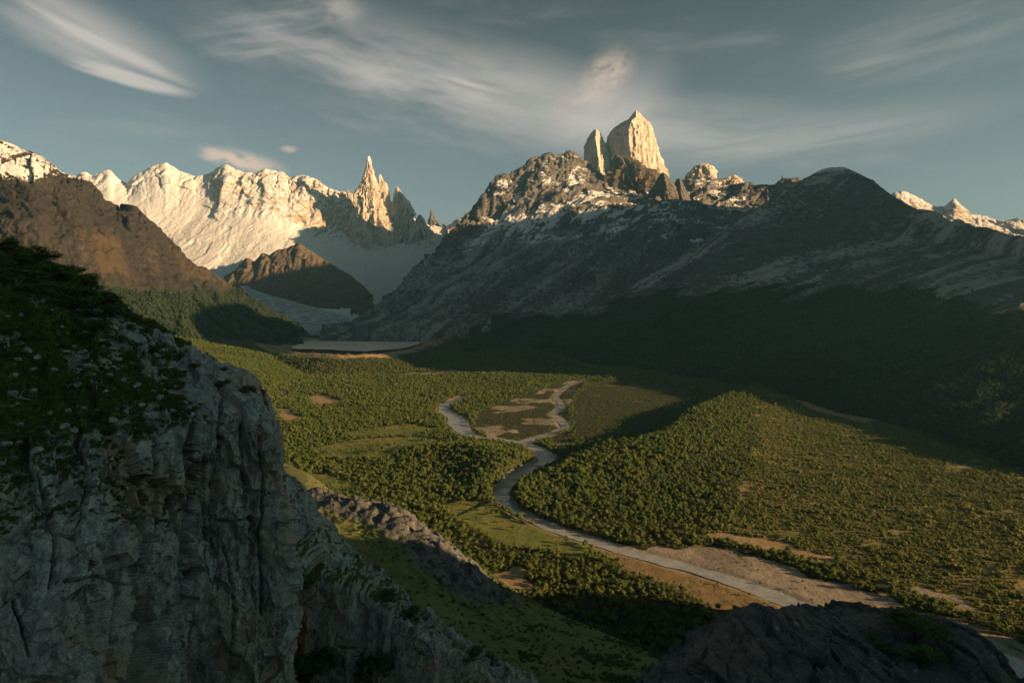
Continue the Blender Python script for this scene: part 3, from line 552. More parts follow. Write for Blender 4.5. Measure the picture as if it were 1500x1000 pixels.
def build_valley():
    cols = np.arange(-260, 1780, 2.2); rows = np.concatenate([np.arange(1150, 540, -1.7), np.arange(540, 484, -.7)])
    PX, PY = np.meshgrid(cols, rows)
    Y = FY(PX, PY); X = (PX - 750) / FPX * Y
    far = np.array([7000, 7600, 8400])[:, None] + 0 * cols[None]
    Y = np.concatenate([Y, far]); X = np.concatenate([X, (cols - 750) / FPX * far])
    Z = zfloor(X, Y); m = cover(X, Y)
    grass = m['meadow'] * 1.0 + .3 * m['flat']
    mo = ss(120 - m['moraine'], 0, 90) * ss(-X, -200, 900) + ss(160 - m['dlake'], 0, 90)
    n = fbm(X / 150, Y / 150, 6, 4)
    at = dict(grass=grass * .9 + .35 * ss(n, .1, .5), plainf=m['plain'] * 1.0, dry=m['dry'] * .9, gravel=np.maximum(np.maximum(m['gravel'] * (.85 - .75 * ss(n, -.25, .15) * (Y > 1300)), ss(10 - m['river'], 0, 8)), .62 * ss(Y, 6300, 6500)), sand=np.maximum(m['sand'] * 1.0, np.clip(mo, 0, 1) * (.75 + .3 * n)))
    G = np.stack([X, Y, Z], -1)
    o = grid_obj('valley_floor', G, mat_valley(), at); set_props(o, 'wide valley floor of woods, meadows and gravel flats', None, None, 'structure')
    # wide ground sheet below everything
    m2, g, b = principled('distant_ground'); b.inputs['Base Color'].default_value = (.07, .065, .04, 1); b.inputs['Roughness'].default_value = 1
    a = np.linspace(0, 2 * np.pi, 65)[:-1]; v = [(0, 0, -60)] + [(14500 * math.cos(t), 14500 * math.sin(t), -60) for t in a]
    f = [(0, 1 + i, 1 + (i + 1) % 64) for i in range(64)]
    set_props(mesh_obj('ground', v, f, m2), 'plain ground sheet reaching the horizon below the mountains', None, None, 'structure')
    # water
    mw, g, b = principled('silty_water'); o = g.obj()
    n = g.noise(g.mapv(o, (.05, .05, .05)), 1.0, 5, .6); r = g.noise(o, .35, 4, .6)
    wc = g.mix(g.step(n, .35, .65), (.24, .25, .245), (.34, .345, .335)); wc = g.mix(g.m('MULTIPLY', g.step(g.noise(o, .22, 5, .7), .56, .66), .7), wc, (.5, .5, .48)); bar = g.step(g.noise(g.mapv(o, (.022, .05, .03), (0, 0, .5)), 1.0, 5, .65), .57, .61)
    g.L.new(g.mix(bar, wc, (.27, .24, .20)), b.inputs['Base Color']); g.L.new(g.m('ADD', .2, g.m('MULTIPLY', bar, .6)), b.inputs['Roughness']); b.inputs['Specular IOR Level'].default_value = .5
    g.L.new(g.bump(r, .35, .5), b.inputs['Normal'])
    for L, lab in ((RL1, 'pale grey river winding down the valley between woods and gravel'), (RL2, 'narrow side arm of the river crossing the gravel flats')):
        c = L[:, :2]; t = np.gradient(c, axis=0); t /= np.linalg.norm(t, axis=1)[:, None]; nn = np.stack([-t[:, 1], t[:, 0]], 1)
        k = np.linspace(-1, 1, 7)[None, :, None]
        w = (L[:, 2] / 2 * (.88 + .35 * pn(np.arange(len(L)) * .37, 5.5) + .2 * pn(np.arange(len(L)) * .9, 2.5)) + 3)[:, None, None]
        xy = c[:, None, :] + nn[:, None, :] * k * w
        G = np.concatenate([xy, (FS * (xy[..., 1] - 700) - 1.1)[..., None]], -1)
        G[..., 2] += .0 if L is RL1 else .06
        set_props(grid_obj('river', G, mw), lab, None, None, 'structure')
    ml, g, b = principled('lake_water'); o = g.obj()
    b.inputs['Base Color'].default_value = (.56, .50, .44, 1); b.inputs['Roughness'].default_value = .42; b.inputs['IOR'].default_value = 1.33; b.inputs['Specular IOR Level'].default_value = .5
    g.L.new(g.bump(g.noise(o, .05, 4, .6), .06, 1.0), b.inputs['Normal'])
    lp = np.array(LAKE); cxy = lp.mean(0); big = cxy + (lp - cxy) * 1.03; zl = ZL
    v = [(*cxy, zl)] + [(*p, zl) for p in big]; nL = len(big)
    set_props(mesh_obj('lake', v, [(0, 1 + i, 1 + (i + 1) % nL) for i in range(nL)], ml), 'pale milky lake held by moraines below the glacier', None, None, 'structure')
    # glacier tongue
    mg, g, b = principled('glacier_ice'); o = g.obj()
    n = g.noise(o, .012, 6, .65); cr = g.noise(g.mapv(o, (.012, .05, .02), (0, 0, .5)), 1.0, 6, .7)
    g.L.new(g.mix(g.step(cr, .4, .62), g.mix(n, (.16, .16, .16), (.30, .31, .32)), (.52, .55, .58)), b.inputs['Base Color']); b.inputs['Roughness'].default_value = .7
    g.L.new(g.bump(cr, .8, 12), b.inputs['Normal'])
    nl = np.array([[(338, 398, 7800), (350, 400, 7800), (362, 402, 7800), (374, 404, 7800)], [(352, 420, 7300), (366, 422, 7300), (378, 426, 7300), (392, 430, 7300)], [(372, 440, 7000), (395, 440, 7000), (420, 442, 7000), (445, 446, 7000)],
                   [(398, 458, 6800), (430, 455, 6800), (465, 456, 6800), (500, 462, 6800)], [(425, 474, 6600), (460, 470, 6600), (495, 471, 6600), (525, 476, 6600)], [(450, 486, 6420), (480, 483, 6420), (515, 484, 6420), (542, 487, 6420)], [(455, 492, 6380), (485, 491, 6380), (515, 491, 6380), (540, 492, 6380)]], float)
    C = P(nl[..., 0], nl[..., 1], nl[..., 2]); G = cat_rows(C, [26] * 6); G = np.swapaxes(cat_rows(np.swapaxes(G, 0, 1), [30] * 3), 0, 1)
    G[..., 2] += 7 * fbm(G[..., 0] / 60, G[..., 1] / 140, 0, 4, .55, True)
    set_props(grid_obj('glacier', G, mg), 'dirty white glacier tongue flowing down to the lake', None, None, 'structure')
build_valley()

# ------------------------------------------------------------------ foreground rock
def net(rows, cr, cc):
    C = np.array(rows, float); G = P(C[..., 0], C[..., 1], C[..., 2])
    G = cat_rows(G, cr); return np.swapaxes(cat_rows(np.swapaxes(G, 0, 1), cc), 0, 1)
def mat_cliff(name='cliff_rock', a=(.15, .172, .178), b2=(.42, .45, .45), tan=(.40, .33, .25), s=1.0):
    m, g, b = principled(name); o = g.obj()
    n1 = g.noise(o, .06 / s, 5, .6); n2 = g.noise(o, .5 / s, 6, .65, .4); n3 = g.noise(o, 3.5 / s, 5, .7)
    st = g.noise(g.mapv(o, (.9 / s, .9 / s, .10 / s)), 1.0, 5, .65)
    rock = g.mix(g.step(g.m('ADD', g.m('MULTIPLY', n2, .55), g.m('MULTIPLY', st, .45)), .36, .64), a, b2)
    rock = g.mix(g.m('MULTIPLY', g.step(g.m('ADD', n1, g.m('MULTIPLY', n2, .3)), .64, .78), .8), rock, tan)
    rock = g.mix(g.m('MULTIPLY', g.step(st, .60, .72), .5), rock, (.50, .53, .52))
    rock = g.mix(g.m('MULTIPLY', g.step(n3, .55, .4), .35), rock, tuple(.5 * c for c in a))
    veg = g.mix(g.step(n3, .35, .65), (.03, .055, .015), (.11, .14, .036)); veg = g.mix(g.step(n2, .58, .7), veg, (.17, .13, .06))
    c = g.mix(g.step(g.m('ADD', g.attr('veg'), g.m('ADD', g.m('MULTIPLY', g.m('SUBTRACT', n2, .5), 1.1), g.m('MULTIPLY', g.m('SUBTRACT', n3, .5), .5))), .42, .58), rock, veg)
    c = g.mix(g.step(g.m('ADD', g.attr('rust'), g.m('MULTIPLY', g.m('SUBTRACT', st, .5), .9)), .45, .6), c, (.20, .10, .035))
    g.L.new(c, b.inputs['Base Color']); b.inputs['Roughness'].default_value = .85
    g.L.new(g.bump(g.m('ADD', n2, g.m('MULTIPLY', n3, .4)), .8, .35 * s), b.inputs['Normal'])
    return m
M_CLIFF = mat_cliff()
def fracture(G, out, s=1.0, lump=2.2, block=1.0, lock=None, st=(1, 0)):
    """break a rock surface into blocks: cellular offsets with open cracks, two sizes, and fine relief"""
    N = grid_normals(G); flip = np.sign((N * np.array(out)).sum(-1).mean()); N = N * flip
    N = N.copy()
    X, Y, Z = [G[..., i] / s for i in range(3)]
    a = math.atan2(st[1], st[0]); S, D = math.cos(a) * X + math.sin(a) * Y, math.cos(a) * Y - math.sin(a) * X
    w = 1.3 * pn(X / 7, Y / 7, Z / 9); w2 = .5 * pn(X / 2.2 + 9, Y / 2.2, Z / 2.2)
    h = lump * fbm(S / 14, D / 30, Z / 34, 4, .5, True)
    h += block * (2.6 * facets((S + .6 * w) / 6.0, D / 22, (Z + .3 * S + .4 * w) / 17, 1, 4, 1.5) + 1.25 * facets((S + .25 * Z + .4 * w) / 2.8, D / 9, (Z - .45 * S + .4 * w) / 5.5, 2, 4, 1.5)
                  + .55 * facets((S - .35 * Z + .5 * w2) / 1.3, D / 4, (Z + .5 * S + .5 * w2) / 2.1, 3, 4, 1.5) + .22 * facets((S + .2 * Z + .4 * w2) / .6, D / 2, (Z - .4 * S) / .9, 4, 4, 1.4))
    h += .08 * fbm(X / 1.6, Y / 1.6, Z / 1.6, 4, .6, True)
    if lock is not None: h = h * lock
    return G + N * (h * s)[..., None]
def build_cliff():
    px = [-160, -80, 0, 60, 120, 180, 245, 300, 362]
    sky = [(290, 126), (325, 128), (352, 130), (376, 131), (410, 132), (452, 132), (488, 132), (522, 131), (560, 130)]
    mid = [(510, 102), (514, 103), (516, 105), (522, 107), (534, 110), (545, 113), (556, 117), (564, 119), (584, 122)]
    rim = [(706, 79), (704, 81), (700, 83), (694, 86), (684, 90), (668, 95), (645, 102), (606, 109), (614, 114)]
    def row(ys, edge): return [(a, b, c) for a, (b, c) in zip(px, ys)] + edge
    def below(py, fl, fr):
        f = np.interp(np.arange(9), [0, 4, 5, 6.2, 8], [fl, fl, (fl + fr) / 2, fr, fr])
        return [(py, rim[i][1] * f[i]) for i in range(9)]
    def edge(x, py, Y): return [(x, py, Y), (x + 3, py + 2, Y + 9), (x - 12, py + 4, Y + 26), (x - 60, py + 8, Y + 60)]
    rows = [[(a, b + 60, c + 40) for a, (b, c) in zip(px, sky)] + edge(375, 640, 168),
            row(sky, edge(384, 582, 130)), row(mid, edge(396, 606, 123)), row(rim, edge(405, 640, 117)),
            row(below(765, .96, .985), edge(416, 730, 115.5)), row(below(830, .92, .975), edge(418, 820, 114)), row(below(915, .88, .965), edge(413, 910, 113)), row(below(1015, .84, .955), edge(425, 1010, 112)), row(below(1180, .79, .94), edge(435, 1180, 110))]
    G = net(rows, [16, 100, 90, 80, 85, 80, 80, 40], [22, 30, 36, 36, 36, 42, 46, 52, 42, 14, 12, 6])
    t = np.repeat(np.linspace(0, 1, G.shape[0])[:, None], G.shape[1], 1)
    rs = np.cumsum([0, 16, 100, 90]) / G.shape[0]
    top = 1 - ss(t, rs[3] - .05, rs[3] + .03)           # hillside above the rim: gentler relief
    B = fracture(G, (.5, -.8, .2), 1.0, 1.4, 1.1, lock=1 - .5 * top, st=(.84, .54))
    # the gully between the two faces and the long open joints
    N = grid_normals(G); N *= np.sign((N * np.array((.5, -.8, .2))).sum(-1).mean()); pxg, pyg = proj(B)
    wob = 7 * fbm(pxg / 22, pyg / 22, 1, 4)
    for pts, wd, dp in (([(292, 612), (280, 660), (286, 720), (276, 790), (282, 850)], 7, 3.4), ([(326, 585), (321, 640), (318, 720), (311, 800)], 2.4, 1.6), ([(352, 625), (356, 680), (361, 735)], 2, 1.3), ([(300, 665), (297, 720), (301, 790)], 2, 1.3),
                        ([(381, 640), (385, 720), (379, 790), (384, 900)], 2.4, 1.5), ([(308, 762), (345, 766), (366, 757)], 2.2, 1.4), ([(330, 800), (345, 880), (338, 980)], 2, 1.2), ([(110, 640), (130, 700), (118, 770)], 2.5, 1.5), ([(200, 690), (216, 780), (205, 870), (222, 960)], 2.6, 1.6),
                        ([(55, 690), (82, 790), (74, 860)], 2.5, 1.4), ([(150, 800), (172, 870), (160, 970)], 2.4, 1.4), ([(95, 850), (140, 842), (185, 856)], 2, 1.1), ([(20, 780), (60, 770), (110, 790)], 2, 1.1), ([(225, 640), (232, 720), (228, 800)], 2.4, 1.5), ([(20, 880), (45, 960)], 2.4, 1.4)):
        d, _, _ = seg_dist(pxg + wob * .8, pyg + wob * .4, np.array([(u, v, 0) for u, v in pts])); B = B - N * (dp * np.exp(-(d / wd) ** 2))[..., None]
    pxg, pyg = proj(B)
    n = fbm(B[..., 0] / 7, B[..., 1] / 7, B[..., 2] / 7, 4)
    sl = slope_of(B)
    veg = top * (.5 + .6 * n + .25 * ss(-pxg, -240, -60)) + (1 - top) * (.75 * ss(sl, .45, .8) * ss(-pyg, -860, -700) - .05 + .3 * n)
    veg -= .45 * ss(pxg, 240, 330)
    o = grid_obj('cliff', B, M_CLIFF, dict(veg=veg, rust=.0 * veg + .45 * ss(n, .2, .5) * ss(pxg, 300, 380) * ss(pyg, 700, 760)), smooth=False)
    set_props(o, 'blue grey fractured rock cliff with a bushy hillside on top', None, None, 'structure')
    return B, pxg, pyg, top
CL = build_cliff()
def build_buttress():
    px = [396, 425, 460, 500, 540, 580, 625, 680, 735, 790]
    back = [(690, 205), (705, 210), (745, 215), (800, 215), (835, 214), (870, 208), (915, 200), (945, 192), (975, 185), (1010, 180)]
    top = [(712, 190), (730, 194), (775, 196), (828, 196), (850, 195), (880, 188), (925, 180), (955, 174), (985, 168), (1020, 162)]
    lip = [(850, 168), (852, 170), (850, 172), (862, 172), (872, 172), (905, 168), (945, 164), (970, 160), (995, 156), (1030, 152)]
    rows = [[(a, b + 60, c + 40) for a, (b, c) in zip(px, back)], [(a, b, c) for a, (b, c) in zip(px, back)], [(a, b, c) for a, (b, c) in zip(px, top)], [(a, b, c) for a, (b, c) in zip(px, lip)],
            [(a, 960 + i * 9, [164, 166, 168, 168, 168, 160, 155, 150, 146, 142][i]) for i, a in enumerate(px)], [(a, 1150, [160, 162, 164, 164, 150, 148, 143, 138, 134, 130][i]) for i, a in enumerate(px)]]
    G = net(rows, [10, 30, 80, 80, 60], [24, 26, 28, 28, 28, 30, 34, 34, 34])
    B = fracture(G, (.3, -1, .3), 1.2, 1.8, .6); sl = slope_of(B); pxg, pyg = proj(B)
    n = fbm(B[..., 0] / 9, B[..., 1] / 9, B[..., 2] / 9, 4)
    rust = .62 * np.exp(-((pxg - 440) / 16) ** 2) * ss(pyg, 870, 900)
    o = grid_obj('rock_buttress', B, M_CLIFF, dict(veg=.75 * ss(sl, .5, .85) - .05 + .5 * n - .3 * ss(pxg, 600, 640), rust=rust), smooth=False); set_props(o, 'lower rock buttress with rust stain below the big cliff', None, None, 'structure')
    return B, pxg, pyg, sl
BT = build_buttress()
def build_near_rock():
    px = [930, 955, 985, 1020, 1060, 1100, 1150, 1200, 1260, 1330, 1400, 1440, 1470, 1500]
    sky = [1030, 990, 962, 936, 914, 903, 905, 893, 898, 908, 922, 946, 985, 1030]
    rows = [[(a, b + 90, 44) for a, b in zip(px, sky)], [(a, b, 33 + 2 * math.sin(i)) for i, (a, b) in enumerate(zip(px, sky))], [(750 + (a - 750) * 1.02, 0.6 * b + .4 * 1040, 28) for a, b in zip(px, sky)], [(750 + (a - 750) * 1.06, 1035 + (b - 900) * .15, 24) for a, b in zip(px, sky)], [(750 + (a - 750) * 1.15, 1190, 19) for a, b in zip(px, sky)]]
    G = net(rows, [14, 70, 60, 30], [22] * 13)
    B = fracture(G, (0, -1, .7), .34, 1.7, .5); pxg, pyg = proj(B); n = fbm(B[..., 0] / 3, B[..., 1] / 3, B[..., 2] / 3, 4)
    m = mat_cliff('near_rock', (.045, .048, .055), (.11, .115, .125), (.15, .13, .11), .34)
    o = grid_obj('rock_knoll', B, m, dict(veg=-.1 + .5 * n + .25 * ss(pxg, 1280, 1330), rust=0 * n), smooth=False); set_props(o, 'dark bare rock knoll at the lower edge above the river', None, None, 'structure')
    return B, pxg, pyg
NR = build_near_rock()
def mat_hill():
    m, g, b = principled('shaded_grass_slope'); o = g.obj()
    n1 = g.noise(o, .02, 5, .6); n2 = g.noise(o, .15, 6, .7); n3 = g.noise(o, 1.0, 4, .6)
    gr = g.mix(g.step(n1, .35, .65), (.11, .14, .042), (.17, .175, .06)); gr = g.mix(g.m('MULTIPLY', g.step(n2, .48, .66), .8), gr, (.035, .05, .018)); gr = g.mix(g.m('MULTIPLY', g.step(n3, .45, .7), .5), gr, (.17, .14, .06)); gr = g.mix(g.step(g.noise(o, .4, 5, .7), .64, .70), gr, (.13, .13, .125))
    rk = g.mix(g.step(n2, .35, .65), (.065, .068, .07), (.14, .14, .14))
    c = g.mix(g.step(g.m('ADD', g.attr('rock'), g.m('MULTIPLY', g.m('SUBTRACT', n2, .5), .9)), .42, .58), gr, rk)
    g.L.new(c, b.inputs['Base Color']); b.inputs['Roughness'].default_value = .95
    g.L.new(g.bump(g.m('ADD', n2, g.m('MULTIPLY', n3, .3)), .8, 2.0), b.inputs['Normal']); return m
M_HILL = mat_hill()
def build_hill():
    px = [330, 400, 450, 500, 560, 620, 680, 740, 800, 880, 960, 1040, 1120, 1250]
    far = [(640, 1500), (672, 1250), (692, 1130), (728, 1020), (752, 960), (785, 890), (835, 800), (868, 740), (892, 700), (925, 650), (957, 605), (985, 570), (1010, 540), (1050, 500)]
    rows = [[(a, b + 60, c * 1.12) for a, (b, c) in zip(px, far)], [(a, b, c) for a, (b, c) in zip(px, far)],
            [(a, b + .33 * (1010 - b), [900, 760, 690, 640, 620, 610, 590, 570, 555, 535, 515, 495, 475, 450][i]) for i, (a, (b, c)) in enumerate(zip(px, far))],
            [(a, max(1010, far[i][0] + 40), [430, 400, 385, 375, 372, 372, 375, 382, 392, 405, 420, 430, 435, 430][i]) for i, a in enumerate(px)],
            [(a, max(1150, far[i][0] + 120), [300, 290, 285, 280, 280, 280, 285, 290, 300, 315, 330, 345, 355, 355][i]) for i, a in enumerate(px)]]
    G = net(rows, [12, 90, 110, 40], [22] * 13)
    X, Y = G[..., 0], G[..., 1]
    # rock mound standing out of the slope
    pxg, pyg = proj(G)
    md = np.array([(float(P(a, b, Yv)[0]), Yv, hh) for a, b, Yv, hh in [(492, 765, 860, 22), (530, 765, 820, 30), (575, 775, 790, 32), (620, 800, 750, 30), (655, 830, 700, 26), (690, 865, 650, 12)]])
    d, v, s = seg_dist(X, Y, md); mo = np.exp(-(d / 62) ** 2)
    G[..., 2] += v[..., 0] * mo + 5 * mo * fbm(X / 40, Y / 40, 0, 5, .6, True) + 5.5 * mo * facets(X / 24, Y / 40, G[..., 2] / 30, 6) + 2.2 * mo * facets(X / 9, Y / 15, G[..., 2] / 12, 7) + 1.2 * fbm(X / 30, Y / 30, 1, 4)
    f1, e, r = cells(X / 11, Y / 11, G[..., 2] / 14, 3); G[..., 2] += mo * 5 * (r - .5)
    n = fbm(X / 40, Y / 40, 2, 4)
    o = grid_obj('grass_hillside', G, M_HILL, dict(rock=1.15 * mo - .15 + .35 * n * mo)); set_props(o, 'shaded grassy hillside with a rocky mound falling to the valley', None, None, 'structure')
    return G, mo
HL = build_hill()
def build_shoulder():
    """the camera's own ridge, behind and beside the frame: it keeps the foreground in shade"""
    perp = np.array([-SH[1], SH[0]]); c0 = 520 * SH
    ks = [(-900, 370), (-300, 505), (140, 490), (370, 335), (600, 315), (650, 205), (750, 165), (800, 70), (850, -20)]
    line = np.array([(*(c0 + k * perp), z) for k, z in ks])
    ax = np.linspace(-1500, 2300, 150); ay = np.linspace(-1900, 1300, 130); X, Y = np.meshgrid(ax, ay)
    d, v, s = seg_dist(X, Y, line); Z = v[..., 0] - 1.05 * d + 8 * fbm(X / 120, Y / 120, 3, 4)
    Z = np.maximum(Z, -25 + 0 * Z)
    G = np.stack([X, Y, Z], -1)
    o = grid_obj('ridge_shoulder', G, M_HILL, dict(rock=.3 + .5 * fbm(X / 90, Y / 90, 5, 4))); set_props(o, 'unseen rocky shoulder of the viewpoint ridge, its crest shaped to shade the foreground', None, None, 'structure')
def build_shade_mountain(name, label, pts, fall):
    """added unseen mountain beyond the frame, sunward: it shades the head of the valley"""
    line = np.array(pts, float); x0, x1, y0, y1 = line[:, 0].min() - 1700, line[:, 0].max() + 1900, line[:, 1].min() - 1500, line[:, 1].max() + 1600
    X, Y = np.meshgrid(np.linspace(x0, x1, 120), np.linspace(y0, y1, 130))
    d, v, s = seg_dist(X, Y, line); Z = v[..., 0] - fall * d + 45 * fbm(X / 420, Y / 420, 3, 5, .5, True); Z = np.maximum(Z, -40)
    sl = 0 * X
    o = grid_obj(name, np.stack([X, Y, Z], -1), M_RIGHT, dict(snow=sl - .5, scree=sl + .4, veg=ss(400 - Z, -40, 60))); set_props(o, label, None, None, 'structure')
build_shade_mountain('side_mountain', 'dark mountain added unseen beyond the rounded one to shade the valley', [(3550, 1880, 600), (3620, 2120, 1580), (3600, 2800, 1700), (3500, 3500, 1300)], 1.1)
build_shade_mountain('side_mountain', 'high mountain added unseen far beyond the rounded one to shade the massif', [(5300, 3000, 2100), (5600, 3900, 2600), (5700, 5200, 2700), (6200, 6200, 2300)], 1.3)
build_shoulder()
def build_haze():
    m = bpy.data.materials.new('haze_air'); m.use_nodes = True; nt = m.node_tree; nt.nodes.clear(); g = NT(nt)
    v = g.new('ShaderNodeVolumePrincipled'); v.inputs['Color'].default_value = (.30, .72, 1.0, 1); v.inputs['Density'].default_value = HAZE; v.inputs['Anisotropy'].default_value = .55
    out = g.new('ShaderNodeOutputMaterial'); g.L.new(v.outputs[0], out.inputs['Volume'])
    a, lo, hi = 15000, -62, 3050
    V = [(x, y, z) for z in (lo, hi) for y in (-a, a) for x in (-a, a)]
    o = mesh_obj('haze', V, [(0, 2, 3, 1), (4, 5, 7, 6), (0, 1, 5, 4), (2, 6, 7, 3), (0, 4, 6, 2), (1, 3, 7, 5)], m, smooth=False); set_props(o, 'thin blue air haze filling the valley', 'haze', None, 'stuff')
HAZE = 2.0e-5
build_haze()
#--PLANTS--
# ------------------------------------------------------------------ plants
def ico(sub):
    t = (1 + 5 ** .5) / 2
    v = [(-1, t, 0), (1, t, 0), (-1, -t, 0), (1, -t, 0), (0, -1, t), (0, 1, t), (0, -1, -t), (0, 1, -t), (t, 0, -1), (t, 0, 1), (-t, 0, -1), (-t, 0, 1)]
    f = [(0, 11, 5), (0, 5, 1), (0, 1, 7), (0, 7, 10), (0, 10, 11), (1, 5, 9), (5, 11, 4), (11, 10, 2), (10, 7, 6), (7, 1, 8), (3, 9, 4), (3, 4, 2), (3, 2, 6), (3, 6, 8), (3, 8, 9), (4, 9, 5), (2, 4, 11), (6, 2, 10), (8, 6, 7), (9, 8, 1)]
    v = [np.array(p) / np.linalg.norm(p) for p in v]
    for _ in range(sub):
        nf, c = [], {}
        def mid(a, b):
            k = (min(a, b), max(a, b))
            if k not in c:
                p = v[a] + v[b]; v.append(p / np.linalg.norm(p)); c[k] = len(v) - 1
            return c[k]
        for a, b, d in f:
            x, y, z = mid(a, b), mid(b, d), mid(d, a); nf += [(a, x, z), (b, y, x), (d, z, y), (x, y, z)]
        f = nf
    return np.array(v), np.array(f)
ICO1, ICO2 = ico(1), ico(2)
def crown_mesh(seed, lobes, nleaf, leaf, core=.64, lift=.35):
    """leaf faces spread over several lobes (cx,cy,cz,rx,ry,rz) with a ragged inner mass"""
    r = np.random.default_rng(seed); V, Fc, n = [], [], 0
    for (cx, cy, cz, rx, ry, rz) in lobes:
        v, f = ICO1; k = core * (1 + .25 * r.normal(size=len(v)).clip(-1.2, 1.2))
        V.append(v * k[:, None] * (rx, ry, rz) + (cx, cy, cz)); Fc.append(f + n); n += len(v)
    w = np.array([l[3] * l[4] for l in lobes]); w = w / w.sum()
    for i in r.choice(len(lobes), nleaf, p=w):
        cx, cy, cz, rx, ry, rz = lobes[i]
        d = r.normal(size=3); d[2] += lift; d /= np.linalg.norm(d)
        p = np.array((cx, cy, cz)) + d * (rx, ry, rz) * r.uniform(.66, 1.28)
        nn = d + .75 * r.normal(size=3); nn /= np.linalg.norm(nn); a = np.cross(nn, r.normal(size=3)); a /= np.linalg.norm(a); b = np.cross(nn, a)
        s = leaf * r.uniform(.6, 1.3)
        V.append(np.array([p - a * s, p - b * s * .55, p + a * s, p + b * s * .55])); Fc.append(np.array([(0, 1, 2), (0, 2, 3)]) + n); n += 4
    return np.concatenate(V), np.concatenate(Fc)
def tube(path, radii, k=6):
    path = np.array(path, float); n = len(path); V = []
    t = np.gradient(path, axis=0); t /= np.linalg.norm(t, axis=1)[:, None] + 1e-9
    for i in range(n):
        a = np.cross(t[i], (.31, .93, .17)); a /= np.linalg.norm(a) + 1e-9; b = np.cross(t[i], a)
        an = np.arange(k) / k * 2 * np.pi; V.append(path[i] + radii[i] * (np.cos(an)[:, None] * a + np.sin(an)[:, None] * b))
    q = grid_faces(n, k, True); f = np.concatenate([q[:, [0, 1, 2]], q[:, [0, 2, 3]]])
    return np.concatenate(V), f
def join(parts):
    V, Fc, n = [], [], 0
    for v, f in parts: V.append(v); Fc.append(f + n); n += len(v)
    return np.concatenate(V), np.concatenate(Fc)
def mat_leaf(name, a, b, c):
    m, g, bs = principled(name); oi = g.new('ShaderNodeObjectInfo'); rnd = g.m('ADD', g.m('MULTIPLY', oi.outputs['Random'], .62), g.m('MULTIPLY', g.step(g.noise(oi.outputs['Location'], .009, 4, .65), .35, .65), .38))
    n = g.noise(g.obj(), 3.0, 2)
    col = g.mix(g.m('ADD', g.m('MULTIPLY', rnd, .8), g.m('MULTIPLY', n, .3)), a, b); col = g.mix(g.step(rnd, .86, .96), col, c)
    g.L.new(col, bs.inputs['Base Color']); bs.inputs['Roughness'].default_value = .75
    tr = g.new('ShaderNodeBsdfTranslucent'); g.L.new(col, tr.inputs[0]); mx = g.new('ShaderNodeMixShader'); mx.inputs[0].default_value = .22
    out = m.node_tree.nodes['Material Output']; g.L.new(bs.outputs[0], mx.inputs[1]); g.L.new(tr.outputs[0], mx.inputs[2]); g.L.new(mx.outputs[0], out.inputs[0])
    return m
M_LEAF = mat_leaf('beech_leaf', (.062, .108, .027), (.135, .16, .044), (.16, .14, .045))
M_SHRUB = mat_leaf('scrub_leaf', (.09, .12, .032), (.175, .185, .055), (.21, .18, .065))
M_DARK = mat_leaf('dwarf_beech_leaf', (.04, .082, .028), (.10, .15, .045), (.14, .13, .055))
def mat_wood(name, a, b):
    m, g, bs = principled(name); n = g.noise(g.mapv(g.obj(), (3, 3, .6)), 1.0, 5, .6); g.L.new(g.mix(n, a, b), bs.inputs['Base Color']); bs.inputs['Roughness'].default_value = .9; return m
M_BARK = mat_wood('bark', (.06, .05, .04), (.14, .12, .10)); M_DEAD = mat_wood('bleached_wood', (.22, .22, .21), (.42, .41, .39))

